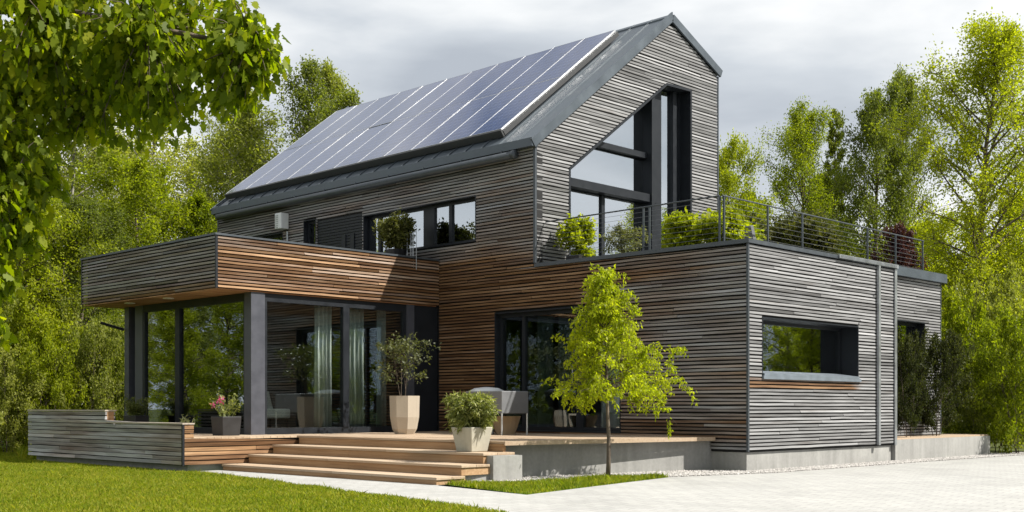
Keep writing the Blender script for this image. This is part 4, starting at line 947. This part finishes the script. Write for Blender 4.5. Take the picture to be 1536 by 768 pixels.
# --- foreground maple reaching in from the left
def maple():
    rng = np.random.default_rng(55); bx, by = spot(-230, 9.6); root = thing('maple_tree', 'large foreground maple whose leafy branches hang over the left of the picture', 'tree', (bx, by, 0)); mb = MB()
    def V(px, py, d): q = CAM + (FW + RT * ((px - 768) / F_PX)) * d; return Vector((q.x, q.y, height_at(py, d)))
    base = Vector((bx, by, 0)); P = []; A = []
    mb.tube([base, base + Vector((.05, 0, 1.2)), V(-215, 250, 9.6), V(-190, 60, 9.7), V(-160, -160, 9.8), V(-120, -420, 9.8)], [.24, .20, .17, .14, .11, .05], 10)
    limbs = [([V(-200, 120, 9.6), V(-80, 20, 9.5), V(60, 10, 9.3), V(220, 40, 9.2), V(380, 70, 9.1)], .06), ([V(-190, 60, 9.7), V(-60, -120, 9.8), V(120, -120, 9.9), V(300, -60, 9.8)], .06),
             ([V(-205, 180, 9.6), V(-110, 120, 9.9), V(20, 110, 10.1), V(150, 140, 10.2)], .05), ([V(-212, 230, 9.6), V(-140, 220, 9.3), V(-60, 250, 9.1), V(10, 300, 9.0)], .045), ([V(-195, 90, 9.6), V(-120, 0, 8.9), V(0, -40, 8.5), V(180, -60, 8.4)], .05), ([V(-150, -200, 9.8), V(-20, -300, 9.9), V(160, -300, 10)], .05),
             ([V(-212, 250, 9.6), V(-150, 330, 9.3), V(-80, 420, 9.1), V(-22, 480, 9.0)], .03)]
    for pts, r0 in limbs: mb.tube(pts, [r0 * (1 - .8 * i / (len(pts) - 1)) for i in range(len(pts))], 7)
    # blobs of foliage: centre column, line, distance, radii in metres, twigs
    blobs = [(40, 40, 9.4, .75, .55, 150), (180, 40, 9.4, .7, .55, 150), (300, 55, 9.2, .55, .5, 110), (375, 85, 9.1, .34, .30, 52), (340, 130, 9.2, .35, .25, 40), (270, 150, 9.3, .42, .28, 55), (130, 130, 9.8, .75, .45, 110), (30, 160, 9.6, .6, .5, 110), (-20, 280, 9.4, .5, .5, 100), (25, 260, 9.3, .36, .5, 70), (30, 335, 9.2, .26, .36, 45), (-10, 390, 9.1, .2, .25, 26), (-16, 505, 9.0, .13, .18, 12),
             (-110, 100, 9.8, .9, .9, 120), (-40, -140, 9.8, .8, .6, 70), (-160, -150, 9.9, 1.0, .9, 90), (-120, 330, 9.4, .45, .5, 60), (60, 90, 10.4, .9, .6, 90), (200, 185, 9.5, .36, .22, 34), (225, 90, 9.9, .6, .4, 60)]
    allp = [q for pts, _ in limbs for q in pts]
    for (px, py, d, rh, rv, nt_) in blobs:
        c = V(px, py, d)
        for k in range(nt_):
            u = rng.normal(size=3); u /= np.linalg.norm(u); rr_ = rng.uniform(.15, 1) ** .5; tip = c + Vector((u[0] * rh * rr_, u[1] * rh * rr_, u[2] * rv * rr_))
            near = min(allp, key=lambda q: (q - tip).length); back = (near - tip); Lk = min(back.length, rng.uniform(.25, .5)); s0 = tip + back.normalized() * Lk + Vector((0, 0, .06)); midp = s0.lerp(tip, .55) + Vector((0, 0, .04))
            if k % 2 == 0: mb.tube([s0, midp, tip], [.006, .004, .002], 4, False)
            m_ = int(rng.integers(12, 19) * (.62 if px > 160 else .95))
            for q in range(m_):
                g = rng.uniform(.2, 1.0); b_ = s0.lerp(midp, g * 2) if g < .5 else midp.lerp(tip, g * 2 - 1); P.append([b_.x + rng.normal(0, .05), b_.y + rng.normal(0, .05), b_.z + rng.normal(0, .04)])
                dirn = (tip - s0).normalized(); A.append([dirn.x * .4 + rng.normal(0, .45), dirn.y * .4 + rng.normal(0, .45), -.75 + rng.normal(0, .35)])
    mb.build('trunk', M['bark'], root, smooth=True); P = np.array(P); A = np.array(A); o = np.array(root.location)
    leaf_cloud('crown', P - o, A, rng.uniform(.048, .10, len(P)), rng, M['leaf_maple'], root, .8, 'maple', .12); return root
maple()

# --- potted plants
def pot_plant(label, loc, potfn, potmat, leafmat, H, Rr, z_top, seed, n_st=14, lp=30, leaf=.05, aspect=.4, sigma=.04, ns=5, droop=.1, group='potted plants', soil_r=.1, nb=None, rise=.8, stems=5, base=.3, skip=.1, leaf_down=.2, bevel=0, prof=None):
    x, y, z = loc; root = thing('potted_plant', label, 'potted plant', loc, group); mb = MB(); potfn(mb, x, y, z); mb.build('pot', potmat, root, bevel=bevel)
    g = grow('tmp', 't', 't', H, Rr, base, seed, leafmat, M['bark'], nb=nb or n_st * 2, ns=ns, lp=lp, leaf=leaf, rise=rise, droop=droop, prof=prof or round_prof, sigma=sigma, stems=stems, rt_=.008, sub_len=.5, aspect=aspect, skip=skip, leaf_down=leaf_down)
    for c in list(g.children):
        c.name = 'stem' if c.name.startswith('trunk') else 'foliage'; c.parent = root; c.location = (0, 0, z_top - z); ORIGIN[c.name] = tuple(loc)
    bpy.data.objects.remove(g); return root
# tall faceted stone pot with an airy shrub in the inner corner
pot_plant('tall faceted beige pot with a sparse airy shrub in the inner corner', (-5.87, -2.0, ZD), lambda mb, x, y, z: mb.lathe(x, y, [(.175, z), (.225, z + .09), (.265, z + .30), (.275, z + .68), (.235, z + .68), (.23, z + .60)], 8, .3), M['stone_pot'], M['leaf_olive'], 1.15, .55, ZD + .58, 61, lp=14, leaf=.055, sigma=.05, ns=5, nb=34, stems=4, base=.35, skip=.2, aspect=.5)
# square tapered concrete planter on the steps
px_, py_ = -1.80, -4.22
def sqpot(mb, x, y, z):
    c = lambda s: [(x + (s * a) * RT.x * .0 + s * a, y + s * b_) for a, b_ in ((-1, -1), (1, -1), (1, 1), (-1, 1))]
    mb.hull([(a, b_, z) for a, b_ in c(.155)], [(a, b_, z + .345) for a, b_ in c(.21)])
    for i in range(4): pass
pot_plant('square tapered concrete planter with bushy narrow leaved plant on the steps', (px_, py_, .385), sqpot, M['concrete_pot'], M['leaf_pot'], .40, .27, .72, 62, lp=34, leaf=.085, sigma=.04, ns=6, nb=50, stems=10, base=.1, aspect=.2, droop=.25, leaf_down=.7, bevel=.012)
tb_ = thing('bowl_pot', 'empty tan bowl shaped pot under the grey cabinet', 'pot', (-4.42, -.9, ZD))
mb = MB(); mb.lathe(-4.42, -.9, [(.16, ZD), (.20, ZD + .10), (.27, ZD + .32), (.25, ZD + .32), (.20, ZD + .14)], 18); mb.build('bowl', M['tan_pot'], tb_, smooth=False)
mb = MB(); mb.lathe(-4.42, -.9, [(.22, ZD + .25), (.02, ZD + .26)], 18); mb.build('soil', M['soil'], tb_)
bxp = lambda sx_, sy_, h_: (lambda mb, x, y, z: mb.hull([(x + a * sx_ * .88, y + b_ * sy_ * .88, z) for a, b_ in ((-1, -1), (1, -1), (1, 1), (-1, 1))], [(x + a * sx_, y + b_ * sy_, z + h_) for a, b_ in ((-1, -1), (1, -1), (1, 1), (-1, 1))]))
def spiky(label, loc, potfn, h_, spread, seed, n_=70, flowers=False, pot_h=.3):
    rng = np.random.default_rng(seed); x, y, z = loc; root = thing('potted_plant', label, 'potted plant', loc, 'black pots by the bay glass'); mb = MB(); potfn(mb, x, y, z); mb.build('pot', M['black_pot'], root, bevel=.008)
    mb = MB(); P = []; A = []; F = []
    for k in range(n_):
        a = rng.uniform(0, 6.28); s0 = Vector((x + rng.normal(0, .07), y + rng.normal(0, .07), z + pot_h - .02)); d = Vector((math.cos(a) * spread, math.sin(a) * spread, 1)) ; pts = curve_pts(s0, d, h_ * rng.uniform(.5, 1.1), .12, 4, rng, .1); mb.tube(pts, [.005, .0045, .004, .003, .0015], 4, False)
        for j in range(1, 5):
            for r_ in range(3): P.append(list(pts[j] + Vector(rng.normal(0, .015, 3)))); A.append(list(rng.normal(0, .6, 3) + np.array([0, 0, .3])))
        if flowers and k % 11 == 0:
            for r_ in range(14): F.append(list(pts[-1] + Vector(rng.normal(0, .022, 3))))
    mb.build('stem', M['leaf_pot'], root); o = np.array(loc); P = np.array(P); leaf_cloud('foliage', P - o, np.array(A), rng.uniform(.03, .07, len(P)), rng, M['leaf_pot'], root, .35)
    if F: F = np.array(F); leaf_cloud('flower', F - o, rng.normal(size=F.shape), rng.uniform(.03, .05, len(F)), rng, M['petal'], root, .8)
spiky('black square pot with pink flowers beside the bay corner column', (-7.15, -4.85, ZD), bxp(.185, .185, .32), .46, .55, 63, 34, True, .32)
spiky('low black pot with spiky pale grass behind the low slatted wall', (-10.5, -4.72, ZD), bxp(.24, .14, .32), .40, .5, 64, 80, False, .32)
rngw = np.random.default_rng(65); P = []; 
mb = MB()
for k in range(26):
    s0 = Vector((-6.45 + rngw.normal(0, .09), -6.02 + rngw.normal(0, .03), .75)); pts = curve_pts(s0, (rngw.normal(0, .4), rngw.normal(0, .4), 1), rngw.uniform(.06, .16), .1, 3, rngw, .15); mb.tube(pts, [.003, .003, .002, .001], 3, False)
    for j in range(1, 4): P.append(list(pts[j]))
wd = thing('weed_tuft', 'dry little weed tuft growing on the corner of the low slatted wall', 'plant', (-6.45, -6.02, .75)); mb.build('stem', M['leaf_olive'], wd); P = np.array(P); leaf_cloud('foliage', P - np.array(wd.location), rngw.normal(size=P.shape), rngw.uniform(.02, .04, len(P)), rngw, M['leaf_olive'], wd, .4)
# roof terrace plants
pot_plant('bright leafy shrub in a pot at the left end of the terrace railing', (-4.05, .62, 3.52), bxp(.16, .16, .26), M['black_pot'], M['leaf_bright'], .62, .30, 3.76, 71, lp=26, leaf=.075, sigma=.06, ns=5, nb=30, stems=4, aspect=.6, base=.1)
pot_plant('small grey green bush on the terrace before the gable door', (-3.05, .75, 3.52), bxp(.16, .16, .2), M['black_pot'], M['leaf_olive'], .42, .36, 3.70, 72, lp=24, leaf=.05, sigma=.05, ns=5, nb=26, stems=5, aspect=.4, base=.1)
pot_plant('wide bright leafy shrub on the terrace right of the gable window', (-1.85, .95, 3.52), bxp(.3, .18, .26), M['black_pot'], M['leaf_bright'], .34, .40, 3.74, 73, lp=34, leaf=.08, sigma=.08, ns=6, nb=28, stems=7, aspect=.65, base=.05)
pot_plant('taller bright shrub at the corner of the terrace railing', (-1.15, 1.0, 3.52), bxp(.22, .18, .26), M['black_pot'], M['leaf_bright'], .46, .32, 3.74, 74, lp=30, leaf=.08, sigma=.08, ns=6, nb=22, stems=5, aspect=.6, base=.05)
pot_plant('loose leafy shrub between first and second post of the side railing', (-1.5, 2.1, 3.52), bxp(.22, .18, .26), M['black_pot'], M['leaf_bright'], .34, .34, 3.74, 75, lp=24, leaf=.08, sigma=.09, ns=6, nb=18, stems=5, aspect=.6, base=.05)
pot_plant('dark leafy shrub behind the long middle span of the side railing', (-1.7, 4.3, 3.52), bxp(.5, .18, .26), M['black_pot'], M['leaf_dark'], .5, .8, 3.74, 76, lp=40, leaf=.075, sigma=.1, ns=7, nb=54, stems=8, aspect=.6, base=.05)
pot_plant('bushy green plant in a bowl on the bay roof before the wide upper window', (-7.75, -.62, 3.68), lambda mb, x, y, z: mb.lathe(x, y, [(.12, z), (.16, z + .3), (.24, z + .44), (.20, z + .44)], 14), M['black_pot'], M['leaf_dark'], .5, .40, 4.10, 77, lp=32, leaf=.065, sigma=.07, ns=6, nb=44, stems=5, aspect=.65, base=.25, group='bay roof plants')
# wire trellis stand beside it, pale box behind the parapet, lounger on terrace, tray
tr = thing('trellis', 'small white wire plant stand on the bay roof beside the bushy plant', 'plant stand', (-7.35, -.6, 3.68)); mb = MB()
for k in range(6): mb.tube([(-7.6 + k * .1, -.6 + .06 * math.sin(k), 3.68), (-7.6 + k * .1, -.6 + .06 * math.sin(k), 4.42)], .007, 5)
for z in (3.95, 4.2, 4.42): mb.tube([(-7.6 + k * .1, -.6 + .06 * math.sin(k), z) for k in range(6)], .007, 5)
mb.build('wire_frame', M['steel'], tr)
bx_ = thing('storage_box', 'pale grey box on the bay roof left of the bushy plant', 'box', (-8.75, -.7, 3.68)); mb = MB(); mb.box((-9.1, -.9, 3.68), (-8.45, -.5, 4.12)); mb.build('body', M['white'], bx_, bevel=.01); mb = MB(); mb.box((-9.12, -.92, 4.121), (-8.43, -.48, 4.15)); mb.build('lid', M['white'], bx_, bevel=.008)
lg = thing('lounger', 'grey lounger with raised back on the roof terrace behind the side railing', 'lounger', (-1.3, 2.3, 3.52)); mb = MB(); mb.hull([(-1.55, 1.75, 3.78), (-1.0, 1.75, 3.78), (-1.0, 1.85, 3.76), (-1.55, 1.85, 3.76)], [(-1.55, 1.62, 4.12), (-1.0, 1.62, 4.12), (-1.0, 1.70, 4.14), (-1.55, 1.70, 4.14)]); mb.build('backrest', M['greybox'], lg)
mb = MB(); mb.box((-1.55, 1.8, 3.72), (-1.0, 3.2, 3.78)); mb.build('seat', M['greybox'], lg)
for x, y in ((-1.5, 1.9), (-1.05, 1.9), (-1.5, 3.1), (-1.05, 3.1)):
    mb = MB(); mb.box((x - .02, y - .02, 3.52), (x + .02, y + .02, 3.72)); mb.build('leg', M['rail'], lg)
ty = thing('planter_tray', 'low grey planter trough of small succulents behind the side railing', 'planter', (-.95, 3.2, 3.52)); mb = MB(); mb.box((-1.05, 2.75, 3.52), (-.8, 3.7, 3.74)); mb.build('trough', M['greybox'], ty)
rg2 = np.random.default_rng(9); q = np.c_[rg2.uniform(-1.04, -.81, 260), rg2.uniform(2.77, 3.68, 260), rg2.uniform(3.74, 3.80, 260)]; leaf_cloud('foliage', q - np.array(ty.location), rg2.normal(size=q.shape) + np.array([0, 0, .5]), rg2.uniform(.03, .06, 260), rg2, M['leaf_olive'], ty, .6)
for o in bpy.data.objects:
    for k in ('_h', '_r'):
        if k in o: del o[k]
